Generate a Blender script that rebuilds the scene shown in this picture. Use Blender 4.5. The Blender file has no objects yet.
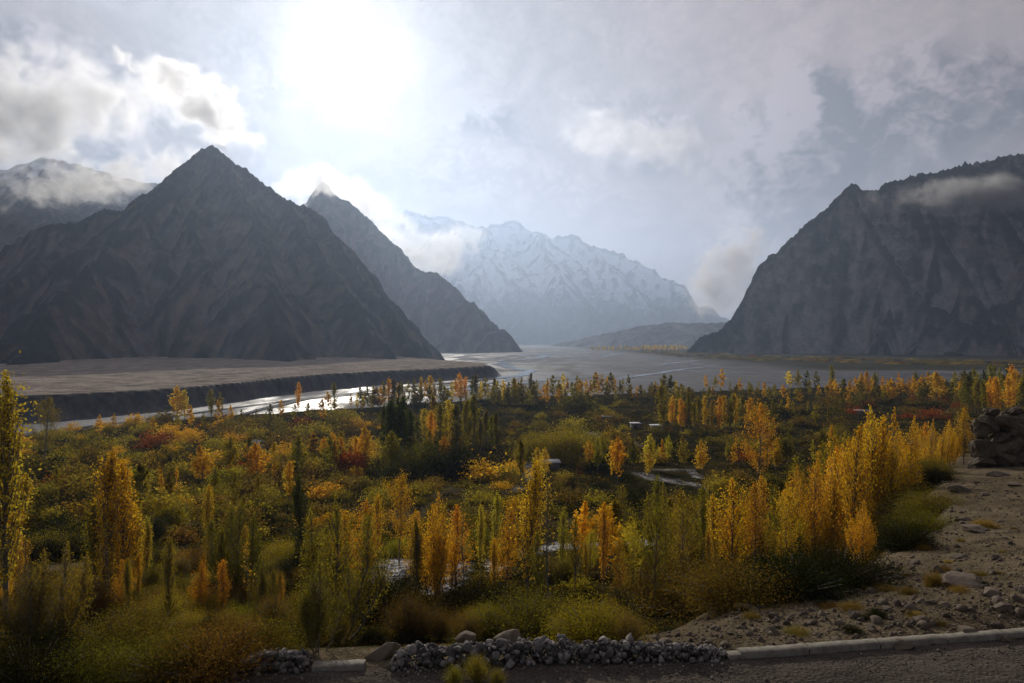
import bpy, math, numpy as np, random, time
T0 = time.time()
rng = np.random.default_rng(11)
R = math.radians
F = 683.0                       # focal length in pixels of the 1024 px wide frame
CX, CY = 512.0, 341.5
scene = bpy.context.scene
COL = scene.collection
SUN_AZ = math.atan2(345 - CX, F)                     # from +Y towards +X
SUN_EL = math.atan2((CY - 52), math.hypot(F, 345 - CX))
SUN_DIR = np.array([math.sin(SUN_AZ)*math.cos(SUN_EL), math.cos(SUN_AZ)*math.cos(SUN_EL), math.sin(SUN_EL)])

# ------------------------------------------------------------------ numeric helpers
_perm = np.random.default_rng(3).permutation(256).astype(np.int64)
_perm = np.concatenate([_perm, _perm, _perm])
_ga = np.random.default_rng(4).uniform(0, 2*np.pi, 256)
_gx, _gy = np.cos(_ga), np.sin(_ga)
def noise2(x, y):
    x = np.asarray(x, float); y = np.asarray(y, float)
    xi = np.floor(x).astype(np.int64); yi = np.floor(y).astype(np.int64)
    xf = x - xi; yf = y - yi
    xi &= 255; yi &= 255
    u = xf*xf*xf*(xf*(xf*6-15)+10); v = yf*yf*yf*(yf*(yf*6-15)+10)
    def g(ix, iy, dx, dy):
        h = _perm[_perm[ix & 255] + (iy & 255)]
        return _gx[h]*dx + _gy[h]*dy
    a = g(xi, yi, xf, yf); b = g(xi+1, yi, xf-1, yf)
    c = g(xi, yi+1, xf, yf-1); d = g(xi+1, yi+1, xf-1, yf-1)
    return ((a+(b-a)*u) + ((c+(d-c)*u) - (a+(b-a)*u))*v)*1.45
def fbm(x, y, oct=5, gain=.5, lac=2.03):
    s = 0; a = 1; n = 0
    for i in range(oct):
        s = s + a*noise2(x+17.3*i, y-9.1*i); n += a; a *= gain; x = x*lac; y = y*lac
    return s/n
def ridged(x, y, oct=5, gain=.5, lac=2.05):
    s = 0; a = 1; n = 0
    for i in range(oct):
        s = s + a*(1-np.abs(noise2(x+7.7*i, y+3.1*i))*1.6); n += a; a *= gain; x = x*lac; y = y*lac
    return s/n
def sstep(t):
    t = np.clip(t, 0, 1); return t*t*(3-2*t)
def W(px, py, d):                                    # a point seen at a pixel, d metres ahead
    return np.array([(px-CX)/F*d, d, -(py-CY)/F*d])

# ------------------------------------------------------------------ terrain
PY = np.array([-60, -20, -3, 3, 9, 12, 17.6, 19.2, 24, 34, 53, 80, 134, 200, 280, 350, 450, 700, 20000.])
PZ = np.array([4., -1.0, -1.9, -3.2, -6.2, -8, -8, -8.3, -11.2, -15.6, -20.4, -26, -33.2, -38.6, -42.6, -44.6, -45.4, -45.6, -45.6])
KX = np.array([-40, -20, -12, -8.7, -6.6, 0, 5.6, 13.8, 25, 45.]); KY = np.array([13.0, 14.4, 15.4, 16.0, 16.4, 16.9, 17.15, 18.4, 21.2, 28])
def kerb_y(x): return (np.interp(x-.8, KX, KY)+np.interp(x+.8, KX, KY)+np.interp(x, KX, KY))/3
EY = np.array([0, 19, 21, 24, 28, 40, 62, 75, 100, 140.]); EX = np.array([3, 3.2, 3.8, 5.0, 11.0, 20.5, 33, 41, 58, 90.])
SY = np.array([18, 24, 28, 40, 62, 100, 160.]); SZ = np.array([-8.05, -9.3, -10.0, -11.6, -13.4, -17, -24.])
BX = np.array([-6000, -900, -310, -229, -195, -157, -110, -50, 0, 175, 431, 700, 1400, 9000.])
BY = np.array([120, 150, 290, 352, 390, 425, 468, 520, 560, 625, 730, 880, 1050, 1100.])
def bank_y(x): return np.interp(x, BX, BY) + 9*noise2(np.asarray(x)*.021, 3.3)
TX = np.array([-6000, -2000, -600, -289, -236, -215, -184, -125, -60, -16, 60.])
TYE = np.array([200, 220, 300, 385, 470, 560, 672, 764, 845, 905, 985.])
def terrace_mask(x, y):
    n = 13*noise2(x*.016, y*.016) + 7*noise2(x*.05, y*.05) + 3*noise2(x*.15, y*.15)
    ye = np.interp(x, TX, TYE)
    xr = np.interp(y, [700, 905, 1048, 1218, 1500, 3000], [10, -8, -30, -125, -260, -600])
    return sstep((y-ye+n)/26)*sstep((xr-x+n*.5)/20)
def ground_z(x, y, fine=True):
    x = np.asarray(x, float); y = np.asarray(y, float)
    ky = kerb_y(x)
    # near part follows the road: shift the profile along y so the road keeps its bend
    sh = (ky-17.0)*sstep((70-y)/50)
    yy = y-sh
    p = (np.interp(yy*.965, PY, PZ)+np.interp(yy, PY, PZ)+np.interp(yy*1.035, PY, PZ))/3
    flat = sstep((yy-11.2)/.8)*sstep((18.0-yy)/1.0)
    p = p*(1-flat)+(-8.0)*flat
    und = sstep((y-22)/60)
    p = p + und*(1.1*fbm(x*.022, y*.022, 3)+.35*noise2(x*.11, y*.11))*np.clip(y/120, .3, 1.2)
    e = np.interp(y, EY, EX) + 1.6*noise2(x*.09+4, y*.09)
    s = sstep((x-e+2.5)/(5+.06*y))*sstep((y-17.9-.0*x)/3)*sstep((150-y)/45)
    sz = np.interp(y-sh, SY, SZ) + np.clip(x-e, 0, 60)*.05 + .35*fbm(x*.12, y*.12, 4)*sstep((y-19)/6)
    p = p*(1-s)+sz*s
    b = sstep((y-bank_y(x))/7)
    riv = -47.0 + .35*noise2(x*.012, y*.02) + .0*x
    p = p*(1-b)+riv*b
    t = terrace_mask(x, y)*b
    tz = -33.0 + 1.0*fbm(x*.006, y*.006, 3) + np.clip((y-1000)*.006, 0, 5)
    p = p*(1-t)+tz*t
    # right far bank, a low shrubby shelf under the right mountain
    rb = sstep((x-420-.0*y)/240)*sstep((y-(1050+.55*np.abs(x-900)))/60)
    p = p + rb*(1-t)*2.6
    if fine:
        near = sstep((y-18.4-(ky-17))/1.5)*sstep((260-y)/200)
        p = p + near*(.10*fbm(x*.9, y*.9, 4)+.05*s*ridged(x*2.1, y*2.1, 3))
        rd = sstep((yy-11)/1)*sstep((18.2-yy)/.8)
        p = p + rd*(.012*noise2(x*2.3, y*2.3)+.02*noise2(x*.5, y*1.2))
    return p
_D = np.concatenate([np.linspace(12, 60, 160), np.geomspace(60.5, 12000, 430)])
_HC = np.arange(-420, 1450, 2.5)
_HX = (_HC[:, None]-CX)/F*_D[None]; _HG = ground_z(_HX, np.broadcast_to(_D[None], _HX.shape), False)
def hit(px, py):                                     # where the view ray through a pixel meets the ground
    px = np.atleast_1d(np.asarray(px, float)); py = np.atleast_1d(np.asarray(py, float))
    c = np.clip((px-_HC[0])/2.5, 0, len(_HC)-1.001); c0 = c.astype(int); f = (c-c0)[:, None]
    gap = -(py[:, None]-CY)/F*_D[None]-(_HG[c0]*(1-f)+_HG[c0+1]*f)
    below = gap < 0
    i = np.argmax(below, 1); i[~below.any(1)] = len(_D)-1
    i = np.maximum(i, 1); r = np.arange(len(px)); g0 = gap[r, i-1]; g1 = gap[r, i]
    t = np.clip(g0/(g0-g1+1e-9), 0, 1)
    d = _D[i-1]*(1-t)+_D[i]*t
    return (px-CX)/F*d, d

# ------------------------------------------------------------------ object helpers
def mesh_np(name, V, Q, smooth=False, mats=()):
    V = np.asarray(V, np.float32); Q = np.asarray(Q, np.int32)
    me = bpy.data.meshes.new(name)
    n = Q.shape[1]
    me.vertices.add(len(V)); me.vertices.foreach_set('co', V.ravel())
    me.loops.add(Q.size); me.loops.foreach_set('vertex_index', Q.ravel())
    me.polygons.add(len(Q)); me.polygons.foreach_set('loop_start', np.arange(0, Q.size, n, dtype=np.int32))
    if smooth: me.polygons.foreach_set('use_smooth', np.ones(len(Q), bool))
    me.update(calc_edges=True)
    for m in mats: me.materials.append(m)
    return me
def vcol(me, name, C):                               # per-vertex colour attribute
    C = np.asarray(C, np.float32)
    if C.shape[1] == 3: C = np.concatenate([C, np.ones((len(C), 1), np.float32)], 1)
    a = me.color_attributes.new(name, 'FLOAT_COLOR', 'POINT'); a.data.foreach_set('color', C.ravel())
def obj(name, me, parent=None, loc=(0, 0, 0), kind=None, label=None, cat=None, group=None):
    o = bpy.data.objects.new(name, me); COL.objects.link(o)
    if parent is not None: o.parent = parent
    o.location = [float(v) for v in loc]
    if kind: o['kind'] = kind
    if label: o['label'] = label
    if cat: o['category'] = cat
    if group: o['group'] = group
    return o
class MB:
    def __init__(s): s.V = []; s.Q = []; s.n = 0
    def add(s, V, Q):
        V = np.asarray(V, float); Q = np.asarray(Q, int)
        if Q.shape[1] == 3: Q = np.concatenate([Q, Q[:, 2:]], 1)
        s.V.append(V); s.Q.append(Q+s.n); s.n += len(V)
    def tube(s, P, rad, sides=5):
        P = np.asarray(P, float); m = len(P)
        d = np.gradient(P, axis=0); d /= np.linalg.norm(d, axis=1)[:, None]+1e-9
        up = np.array([.3, .9, .1]); a = np.cross(d, up); a /= np.linalg.norm(a, axis=1)[:, None]+1e-9; b = np.cross(d, a)
        th = np.linspace(0, 2*np.pi, sides, endpoint=False)
        V = P[:, None]+np.asarray(rad)[:, None, None]*(a[:, None]*np.cos(th)[None, :, None]+b[:, None]*np.sin(th)[None, :, None])
        i = np.arange(m-1)[:, None]*sides; j = np.arange(sides)[None]
        q = np.stack([i+j, i+(j+1) % sides, i+sides+(j+1) % sides, i+sides+j], -1).reshape(-1, 4)
        s.add(V.reshape(-1, 3), q)
    def box(s, x0, x1, y0, y1, z0, z1):
        V = [(x, y, z) for z in (z0, z1) for y in (y0, y1) for x in (x0, x1)]
        s.add(V, [(0, 2, 3, 1), (4, 5, 7, 6), (0, 1, 5, 4), (2, 6, 7, 3), (0, 4, 6, 2), (1, 3, 7, 5)])
    def mesh(s, name, mat, smooth=False):
        V = np.concatenate(s.V); Q = np.concatenate(s.Q)
        tri = Q[:, 2] == Q[:, 3]
        me = bpy.data.meshes.new(name)
        cnt = np.where(tri, 3, 4).astype(np.int32)
        L = Q.ravel()[np.stack([np.ones_like(tri), np.ones_like(tri), np.ones_like(tri), ~tri], 1).ravel()].astype(np.int32)
        me.vertices.add(len(V)); me.vertices.foreach_set('co', V.astype(np.float32).ravel())
        me.loops.add(len(L)); me.loops.foreach_set('vertex_index', L)
        me.polygons.add(len(Q)); me.polygons.foreach_set('loop_start', (np.cumsum(cnt)-cnt).astype(np.int32))
        if smooth: me.polygons.foreach_set('use_smooth', np.ones(len(Q), bool))
        me.update(calc_edges=True); me.materials.append(mat)
        return me

# ------------------------------------------------------------------ node helpers
class NT:
    def __init__(s, tree): s.t = tree; s.l = tree.links
    def n(s, typ, **kw):
        nd = s.t.nodes.new(typ)
        for k, v in kw.items(): setattr(nd, k, v)
        return nd
    def put(s, sock, v):
        if isinstance(v, bpy.types.NodeSocket): s.l.new(v, sock)
        elif v is not None: sock.default_value = v
    def math(s, op, a, b=None, c=None, clamp=False):
        nd = s.n('ShaderNodeMath', operation=op, use_clamp=clamp)
        for i, v in enumerate((a, b, c)): 
            if v is not None: s.put(nd.inputs[i], v)
        return nd.outputs[0]
    def vm(s, op, a, b=None, scale=None):
        nd = s.n('ShaderNodeVectorMath', operation=op); s.put(nd.inputs[0], a)
        if b is not None: s.put(nd.inputs[1], b)
        if scale is not None: s.put(nd.inputs['Scale'], scale)
        return nd.outputs['Value'] if op in ('DOT_PRODUCT', 'LENGTH', 'DISTANCE') else nd.outputs[0]
    def mr(s, v, a, b, c=0., d=1., smooth=False):
        nd = s.n('ShaderNodeMapRange', interpolation_type='SMOOTHSTEP' if smooth else 'LINEAR')
        for i, q in enumerate((v, a, b, c, d)): s.put(nd.inputs[i], q)
        return nd.outputs[0]
    def mix(s, f, a, b, blend='MIX'):
        nd = s.n('ShaderNodeMix', data_type='RGBA', blend_type=blend)
        s.put(nd.inputs[0], f)
        for k, v in ((6, a), (7, b)):
            s.put(nd.inputs[k], (*v, 1) if isinstance(v, tuple) and len(v) == 3 else v)
        return nd.outputs[2]
    def noise(s, vec, scale, detail=4, rough=.55, dist=0., lac=2.0):
        nd = s.n('ShaderNodeTexNoise'); s.put(nd.inputs['Vector'], vec)
        s.put(nd.inputs['Scale'], scale); nd.inputs['Detail'].default_value = detail
        nd.inputs['Roughness'].default_value = rough; nd.inputs['Distortion'].default_value = dist; nd.inputs['Lacunarity'].default_value = lac
        return nd
    def vor(s, vec, scale, feat='F1'):
        nd = s.n('ShaderNodeTexVoronoi', feature=feat); s.put(nd.inputs['Vector'], vec); nd.inputs['Scale'].default_value = scale
        return nd
    def attr(s, name):
        return s.n('ShaderNodeAttribute', attribute_name=name)
    def sep(s, c):
        nd = s.n('ShaderNodeSeparateColor'); s.put(nd.inputs[0], c); return nd.outputs
    def sepv(s, c):
        nd = s.n('ShaderNodeSeparateXYZ'); s.put(nd.inputs[0], c); return nd.outputs
    def bump(s, h, strength, dist, normal=None):
        nd = s.n('ShaderNodeBump'); s.put(nd.inputs['Height'], h); nd.inputs['Strength'].default_value = strength
        nd.inputs['Distance'].default_value = dist
        if normal is not None: s.put(nd.inputs['Normal'], normal)
        return nd.outputs[0]
def material(name):
    m = bpy.data.materials.new(name); m.use_nodes = True
    t = NT(m.node_tree); b = m.node_tree.nodes['Principled BSDF']
    b.inputs['Specular IOR Level'].default_value = .25
    b.inputs['Roughness'].default_value = .9
    return m, t, b
# ------------------------------------------------------------------ materials
def rock_like(name, base, dark, light, sc, bumpd, snow=None, strata=0., talus=None):
    m, t, b = material(name)
    geo = t.n('ShaderNodeNewGeometry'); P = geo.outputs['Position']; N = geo.outputs['True Normal']
    z = t.sepv(P)[2]; nz = t.sepv(N)[2]
    n1 = t.noise(P, sc, 8, .6, .3); n2 = t.noise(P, sc*7, 6, .65, .2); n3 = t.noise(P, sc*.22, 4, .5, .5)
    sp = t.vm('MULTIPLY', P, (.25, .25, 2.2)); n4 = t.noise(sp, sc*2.2, 5, .6, .8)
    f = t.math('ADD', t.math('MULTIPLY', n1.outputs[0], .55), t.math('MULTIPLY', n2.outputs[0], .45))
    f = t.math('ADD', t.math('MULTIPLY', f, 1-strata), t.math('MULTIPLY', n4.outputs[0], strata))
    sv = t.noise(t.vm('MULTIPLY', P, (1, 1, .16)), sc*2.6, 6, .65, .5).outputs[0]
    f = t.math('ADD', t.math('MULTIPLY', f, .65), t.math('MULTIPLY', sv, .35))
    c = t.mix(t.mr(f, .43, .57), dark, base)
    c = t.mix(t.mr(n3.outputs[0], .50, .60, 0, .6), c, light)
    n5 = t.noise(t.vm('MULTIPLY', P, (1, 1, .6)), sc*3.2, 9, .72, .3).outputs[0]
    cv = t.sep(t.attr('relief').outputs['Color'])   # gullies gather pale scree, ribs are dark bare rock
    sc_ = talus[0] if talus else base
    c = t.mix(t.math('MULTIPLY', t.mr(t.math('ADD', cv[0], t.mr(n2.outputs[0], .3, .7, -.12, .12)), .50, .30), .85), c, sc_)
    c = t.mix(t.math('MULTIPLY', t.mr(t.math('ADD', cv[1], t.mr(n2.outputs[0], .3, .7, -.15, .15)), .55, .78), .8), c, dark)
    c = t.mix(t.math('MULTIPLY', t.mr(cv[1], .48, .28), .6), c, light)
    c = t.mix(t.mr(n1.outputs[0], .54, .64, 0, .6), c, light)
    if talus:
        tm = t.math('MULTIPLY', t.mr(nz, .70, .84, smooth=True), t.mr(t.math('ADD', z, t.mr(n3.outputs[0], 0, 1, -200, 200)), talus[1], talus[1]-160, smooth=True))
        c = t.mix(t.math('MULTIPLY', tm, .85), c, talus[0])
    c = t.vm('SCALE', c, scale=t.mr(n5, .36, .64, .55, 1.5))
    if snow:
        line, soft, ns = snow
        hz = t.math('ADD', z, t.mr(n1.outputs[0], .2, .8, -ns, ns))
        hz = t.math('ADD', hz, t.mr(n2.outputs[0], .25, .75, -ns*.5, ns*.5))
        s1 = t.mr(hz, line, line+soft, smooth=True)
        s2 = t.mr(t.math('ADD', cv[1], t.mr(n1.outputs[0], .3, .7, -.14, .14)), .78, .52, smooth=True)
        s2 = t.math('MULTIPLY', s2, t.mr(nz, .22, .42, smooth=True))
        c = t.mix(t.math('MULTIPLY', s1, s2), c, (.80, .83, .88))
    t.put(b.inputs['Base Color'], c)
    t.put(b.inputs['Normal'], t.bump(f, 1.0, bumpd)); b.inputs['Specular IOR Level'].default_value = .0
    return m

M = {}
def build_ground_material():
    m, t, b = material('ground')
    geo = t.n('ShaderNodeNewGeometry'); P = geo.outputs['Position']
    A = t.sep(t.attr('mask_a').outputs['Color']); B = t.sep(t.attr('mask_b').outputs['Color'])
    bare, terr, riv = A[0], A[1], A[2]; pale, road, cliff = B[0], B[1], B[2]
    nL = t.noise(P, .02, 5, .55, .4).outputs[0]; nM = t.noise(P, .16, 6, .6, .3).outputs[0]
    nS = t.noise(P, 1.3, 6, .65).outputs[0]; nX = t.noise(P, 7., 5, .7).outputs[0]
    # valley floor: dry grass, dark heath and bare brown soil
    c = t.mix(t.mr(nM, .38, .62), (.010, .011, .004), (.036, .029, .010))
    c = t.mix(t.mr(nL, .5, .66, 0, .6), c, (.050, .036, .013))
    c = t.mix(t.mr(nS, .52, .7, 0, .6), c, (.03, .032, .012))
    # sandy stony slope
    v1 = t.vor(P, 2.6); v2 = t.vor(P, 7.5); v3 = t.vor(P, 19.)
    sand = t.mix(t.mr(nM, .35, .65), (.095, .074, .044), (.185, .145, .090))
    sand = t.mix(t.mr(t.noise(P, .45, 6, .7, .6).outputs[0], .5, .64, 0, .75), sand, (.045, .037, .018))
    sand = t.mix(t.mr(nS, .45, .7, 0, .7), sand, (.045, .035, .020))
    g1 = t.mix(t.sep(v2.outputs['Color'])[0], (.055, .044, .032), (.27, .225, .16))
    sand = t.mix(t.math('MULTIPLY', t.mr(v2.outputs['Distance'], .42, .2, smooth=True), t.mr(nS, .42, .58)), sand, g1)
    g2 = t.mix(t.sep(v3.outputs['Color'])[1], (.045, .036, .026), (.24, .20, .145))
    sand = t.mix(t.mr(v3.outputs['Distance'], .4, .25, 0, .75, smooth=True), sand, g2)
    c = t.mix(bare, c, sand)
    # pale pebbles of the stream bed
    pl = t.mix(t.sep(t.vor(P, 1.1).outputs['Color'])[0], (.30, .29, .28), (.74, .73, .72))
    pm = t.math('MULTIPLY', t.math('MULTIPLY', pale, t.mr(nS, .38, .56)), t.mr(nM, .36, .56))
    c = t.mix(pm, c, pl)
    # far terrace top
    tc = t.mix(t.mr(t.noise(P, .05, 7, .7).outputs[0], .38, .6), (.13, .108, .088), (.32, .275, .225))
    tc = t.vm('SCALE', tc, scale=t.mr(t.noise(P, .35, 8, .75).outputs[0], .35, .65, .6, 1.4))
    c = t.mix(terr, c, tc)
    # river bed: dark wet gravel with paler bars drawn out along the valley
    pr = t.vm('MULTIPLY', P, (1.0, .30, 1.)); nb = t.noise(pr, .012, 7, .6, 1.2).outputs[0]; nb2 = t.noise(pr, .05, 6, .65, .6).outputs[0]
    rc = t.mix(t.mr(nb, .44, .58), (.022, .025, .033), (.085, .085, .092))
    rc = t.mix(t.mr(nb2, .45, .65, 0, .5), rc, (.026, .027, .032))
    c = t.mix(riv, c, rc)
    c = t.mix(cliff, c, t.mix(t.mr(t.noise(t.vm('MULTIPLY', P, (1, 1, .3)), .12, 5, .7).outputs[0], .4, .6), (.022, .023, .026), (.060, .058, .058)))  # steep bank faces: their shade is put into this darker colour
    # gravel road
    rr = t.mix(t.mr(t.noise(t.vm('MULTIPLY', P, (.35, 1.6, 1.)), .9, 6, .65, .4).outputs[0], .35, .65), (.045, .039, .033), (.11, .094, .076))
    rr = t.mix(t.mr(v3.outputs['Distance'], .36, .2, 0, .8, smooth=True), rr, g2)
    c = t.mix(road, c, rr)
    t.put(b.inputs['Base Color'], c)
    wet = t.math('MULTIPLY', riv, t.mr(nb, .56, .42))
    t.put(b.inputs['Roughness'], t.mr(wet, 0, 1, .95, .5))
    t.put(b.inputs['Specular IOR Level'], t.mr(riv, 0, 1, .0, .2))
    h = t.math('ADD', t.math('MULTIPLY', nS, .5), t.math('MULTIPLY', nX, .12))
    h = t.math('ADD', h, t.math('MULTIPLY', t.math('MULTIPLY', t.mr(v2.outputs['Distance'], .5, .1), t.math('MAXIMUM', bare, road)), .10))
    h = t.math('ADD', h, t.math('MULTIPLY', t.mr(v3.outputs['Distance'], .5, .1), .03))
    t.put(b.inputs['Normal'], t.bump(h, .9, .35))
    return m
M['ground'] = build_ground_material()

def leafmat(name, from_obj):
    m, t, b = material(name)
    m.node_tree.nodes.remove(b); out = m.node_tree.nodes['Material Output']
    col = t.n('ShaderNodeObjectInfo').outputs['Color'] if from_obj else t.attr('leaf').outputs['Color']
    geo = t.n('ShaderNodeNewGeometry'); rnd = geo.outputs['Random Per Island']
    P = geo.outputs['Position']
    nz = t.noise(P, .55, 3, .6).outputs[0]
    hs = t.n('ShaderNodeHueSaturation'); t.put(hs.inputs['Color'], col)
    t.put(hs.inputs['Hue'], t.mr(t.math('ADD', t.math('MULTIPLY', rnd, .5), t.math('MULTIPLY', nz, .5)), .2, .8, .490, .522))
    t.put(hs.inputs['Value'], t.mr(rnd, 0, 1, .66, 1.22))
    c = hs.outputs[0]
    d = t.n('ShaderNodeBsdfDiffuse'); t.put(d.inputs[0], c)
    tr = t.n('ShaderNodeBsdfTranslucent'); t.put(tr.inputs[0], t.mix(1., c, (1.15, 1.08, .6), 'MULTIPLY'))
    mx = t.n('ShaderNodeMixShader'); mx.inputs[0].default_value = .5
    t.l.new(d.outputs[0], mx.inputs[1]); t.l.new(tr.outputs[0], mx.inputs[2])
    t.l.new(mx.outputs[0], out.inputs[0])
    return m
M['leaf'] = leafmat('leaf', True); M['leaf_mass'] = leafmat('leaf_mass', False)
def simple(name, c1, c2, sc, bd, rough=.9):
    m, t, b = material(name); P = t.n('ShaderNodeNewGeometry').outputs['Position']
    n = t.noise(P, sc, 6, .65, .2).outputs[0]
    t.put(b.inputs['Base Color'], t.mix(t.mr(n, .35, .65), c1, c2)); b.inputs['Roughness'].default_value = rough
    t.put(b.inputs['Normal'], t.bump(n, .8, bd)); return m
M['bark'] = simple('bark', (.07, .06, .045), (.24, .21, .17), 4, .05)
M['concrete'] = simple('concrete', (.14, .125, .095), (.25, .225, .175), 5, .02)
M['plaster'] = simple('mud_wall', (.10, .085, .07), (.20, .165, .13), 2, .05)
M['slab_roof'] = simple('roof', (.50, .50, .50), (.68, .67, .66), 1.5, .03)
M['wood'] = simple('wood', (.03, .022, .015), (.06, .045, .03), 6, .01)
def stone_mat(name, lo, hi, sc=3.):
    m, t, b = material(name); g = t.n('ShaderNodeNewGeometry'); P = g.outputs['Position']
    n = t.noise(P, sc, 7, .65, .3).outputs[0]; n2 = t.noise(P, sc*6, 5, .7).outputs[0]
    c = t.mix(g.outputs['Random Per Island'], lo, hi); c = t.mix(t.mr(n, .4, .65, 0, .6), c, tuple(v*.5 for v in lo))
    c = t.mix(t.mr(n2, .5, .7, 0, .4), c, tuple(min(1, v*1.25) for v in hi))
    t.put(b.inputs['Base Color'], c); t.put(b.inputs['Normal'], t.bump(t.math('ADD', n, t.math('MULTIPLY', n2, .3)), .9, .08)); return m
M['stone'] = stone_mat('stone', (.05, .038, .026), (.18, .138, .095)); M['dark_stone'] = stone_mat('dark_stone', (.035, .032, .030), (.44, .40, .35), 9.)
M['outcrop'] = stone_mat('outcrop_rock', (.075, .056, .034), (.13, .098, .06), 1.2)
def water():
    m, t, b = material('water'); P = t.n('ShaderNodeNewGeometry').outputs['Position']
    b.inputs['Base Color'].default_value = (.20, .215, .22, 1); b.inputs['Roughness'].default_value = .12
    b.inputs['Specular IOR Level'].default_value = .7
    n = t.noise(t.vm('MULTIPLY', P, (1, .5, 1)), .7, 4, .6).outputs[0]; t.put(b.inputs['Normal'], t.bump(n, .35, .25)); return m
M['water'] = water()

# ------------------------------------------------------------------ ground sheet
def pale_mask(X, Y):
    # the pale stream bed and paths across the valley floor, as (pixel, radius) traced and laid on the ground
    m = np.zeros_like(X)
    segs = [([(366, 585), (384, 575), (398, 562)], 2.2, 1), ([(436, 592), (452, 578), (458, 560)], 1.6, .9), ([(505, 560), (520, 553), (560, 546), (610, 544), (655, 541), (690, 537)], 1.9, 1),
            ([(640, 474), (662, 480), (690, 484), (712, 488)], 2.4, .6), ([(700, 478), (690, 470), (655, 470)], 1.5, .5), ([(531, 462), (528, 475), (520, 490)], 2, .5), ([(630, 440), (640, 446), (655, 456), (665, 462)], 1.6, .6),
            ([(590, 433), (600, 437)], 3, .5), ([(10, 432), (30, 436), (60, 430), (120, 424)], 10, .5),
            ([(187, 470), (215, 474), (245, 470)], 1.5, .7), ([(205, 448), (222, 452)], 2.5, .5), ([(260, 438), (252, 450)], 2.5, .5), ([(495, 560), (500, 575)], 1.3, .9)]
    for pts, rad, a in segs:
        xs, ys = hit([p[0] for p in pts], [p[1] for p in pts])
        for k in range(len(pts)-1):
            ax, ay, bx, by = xs[k], ys[k], xs[k+1], ys[k+1]
            dx, dy = bx-ax, by-ay; t = np.clip(((X-ax)*dx+(Y-ay)*dy)/(dx*dx+dy*dy+1e-9), 0, 1)
            d = np.hypot(X-ax-t*dx, Y-ay-t*dy)
            m = np.maximum(m, a*sstep(1.4-(d+.8*noise2(X*.4, Y*.4))/rad))
    return m
def build_ground():
    th = np.concatenate([np.linspace(-180, -50, 66)[:-1], np.linspace(-50, 50, 1000), np.linspace(50, 180, 66)[1:]])*np.pi/180
    r = np.concatenate([np.linspace(.5, 11, 20)[:-1], np.linspace(11, 34, 190)[:-1], np.geomspace(34, 19000, 580)])
    TH, RR = np.meshgrid(th, r, indexing='ij')
    X = RR*np.sin(TH); Y = RR*np.cos(TH)
    Z = ground_z(X, Y)
    back = sstep((-Y)/400); Z = Z*(1-back)+(-2)*back
    nt, nr = X.shape
    V = np.stack([X, Y, Z], -1).reshape(-1, 3)
    i = (np.arange(nt-1)[:, None]*nr+np.arange(nr-1)[None]).ravel()
    Q = np.stack([i, i+nr, i+nr+1, i+1], 1)[:, ::-1]
    # centre cap
    V = np.concatenate([V, [[0, 0, float(ground_z(0., 0.))]]]); c = len(V)-1
    j = np.arange(nt-1)*nr
    capq = np.stack([j, j+nr, np.full_like(j, c), np.full_like(j, c)], 1)
    mb = MB(); mb.V = [V]; mb.Q = [Q, capq[:, [1, 0, 2, 3]]]; mb.n = len(V)
    me = mb.mesh('ground', M['ground'], True)
    x, y = V[:, 0], V[:, 1]
    e = np.interp(y, EY, EX) + 1.6*noise2(x*.09+4, y*.09)
    yy = y-(kerb_y(x)-17.0)*sstep((70-y)/50)
    edge_n = .35*fbm(x*.8, y*.8, 4)
    road = sstep((yy-11.2)/1)*sstep((17.5+edge_n-yy)/.5)
    bare = np.maximum(sstep((x-e+1.0+2.5*noise2(x*.25, y*.25))/2.0)*sstep((130-y)/40)*sstep((y-15)/2), sstep((19.4+edge_n*2-yy)/1.))
    # bare brown patches in the valley (fields and tracks)
    for px, py, rx, ry, a in ((80, 560, 9, 12, .75), (175, 525, 8, 14, .7), (450, 505, 20, 30, .35), (60, 540, 9, 5, .6), (600, 520, 14, 10, .3), (360, 470, 14, 12, .3)):
        hx, hy = hit(px, py); d = np.hypot((x-hx)/rx, (y-hy)/ry)+.5*fbm(x*.12, y*.12, 3)
        bare = np.maximum(bare, a*sstep((1.2-d)/.6))
    b = sstep((y-bank_y(x))/7); tm = terrace_mask(x, y)*b
    gx = np.gradient(Z, axis=1)/np.gradient(RR, axis=1)
    slope = np.append(np.abs(gx).reshape(-1), 0)
    cl = sstep((slope-.12)/.2)*sstep((y-200)/50)*b
    far = sstep((y-1060)/100)*sstep((x-380)/200)*(1-tm)
    riv = b*(1-tm)*(1-far*.9)
    A = np.stack([bare*(1-b), tm*(1-cl), riv], 1); Bm = np.stack([pale_mask(x, y)*(1-b*.5), road, cl], 1)
    vcol(me, 'mask_a', A); vcol(me, 'mask_b', Bm)
    obj('ground', me, kind='structure')
build_ground()
print('ground', time.time()-T0)

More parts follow.
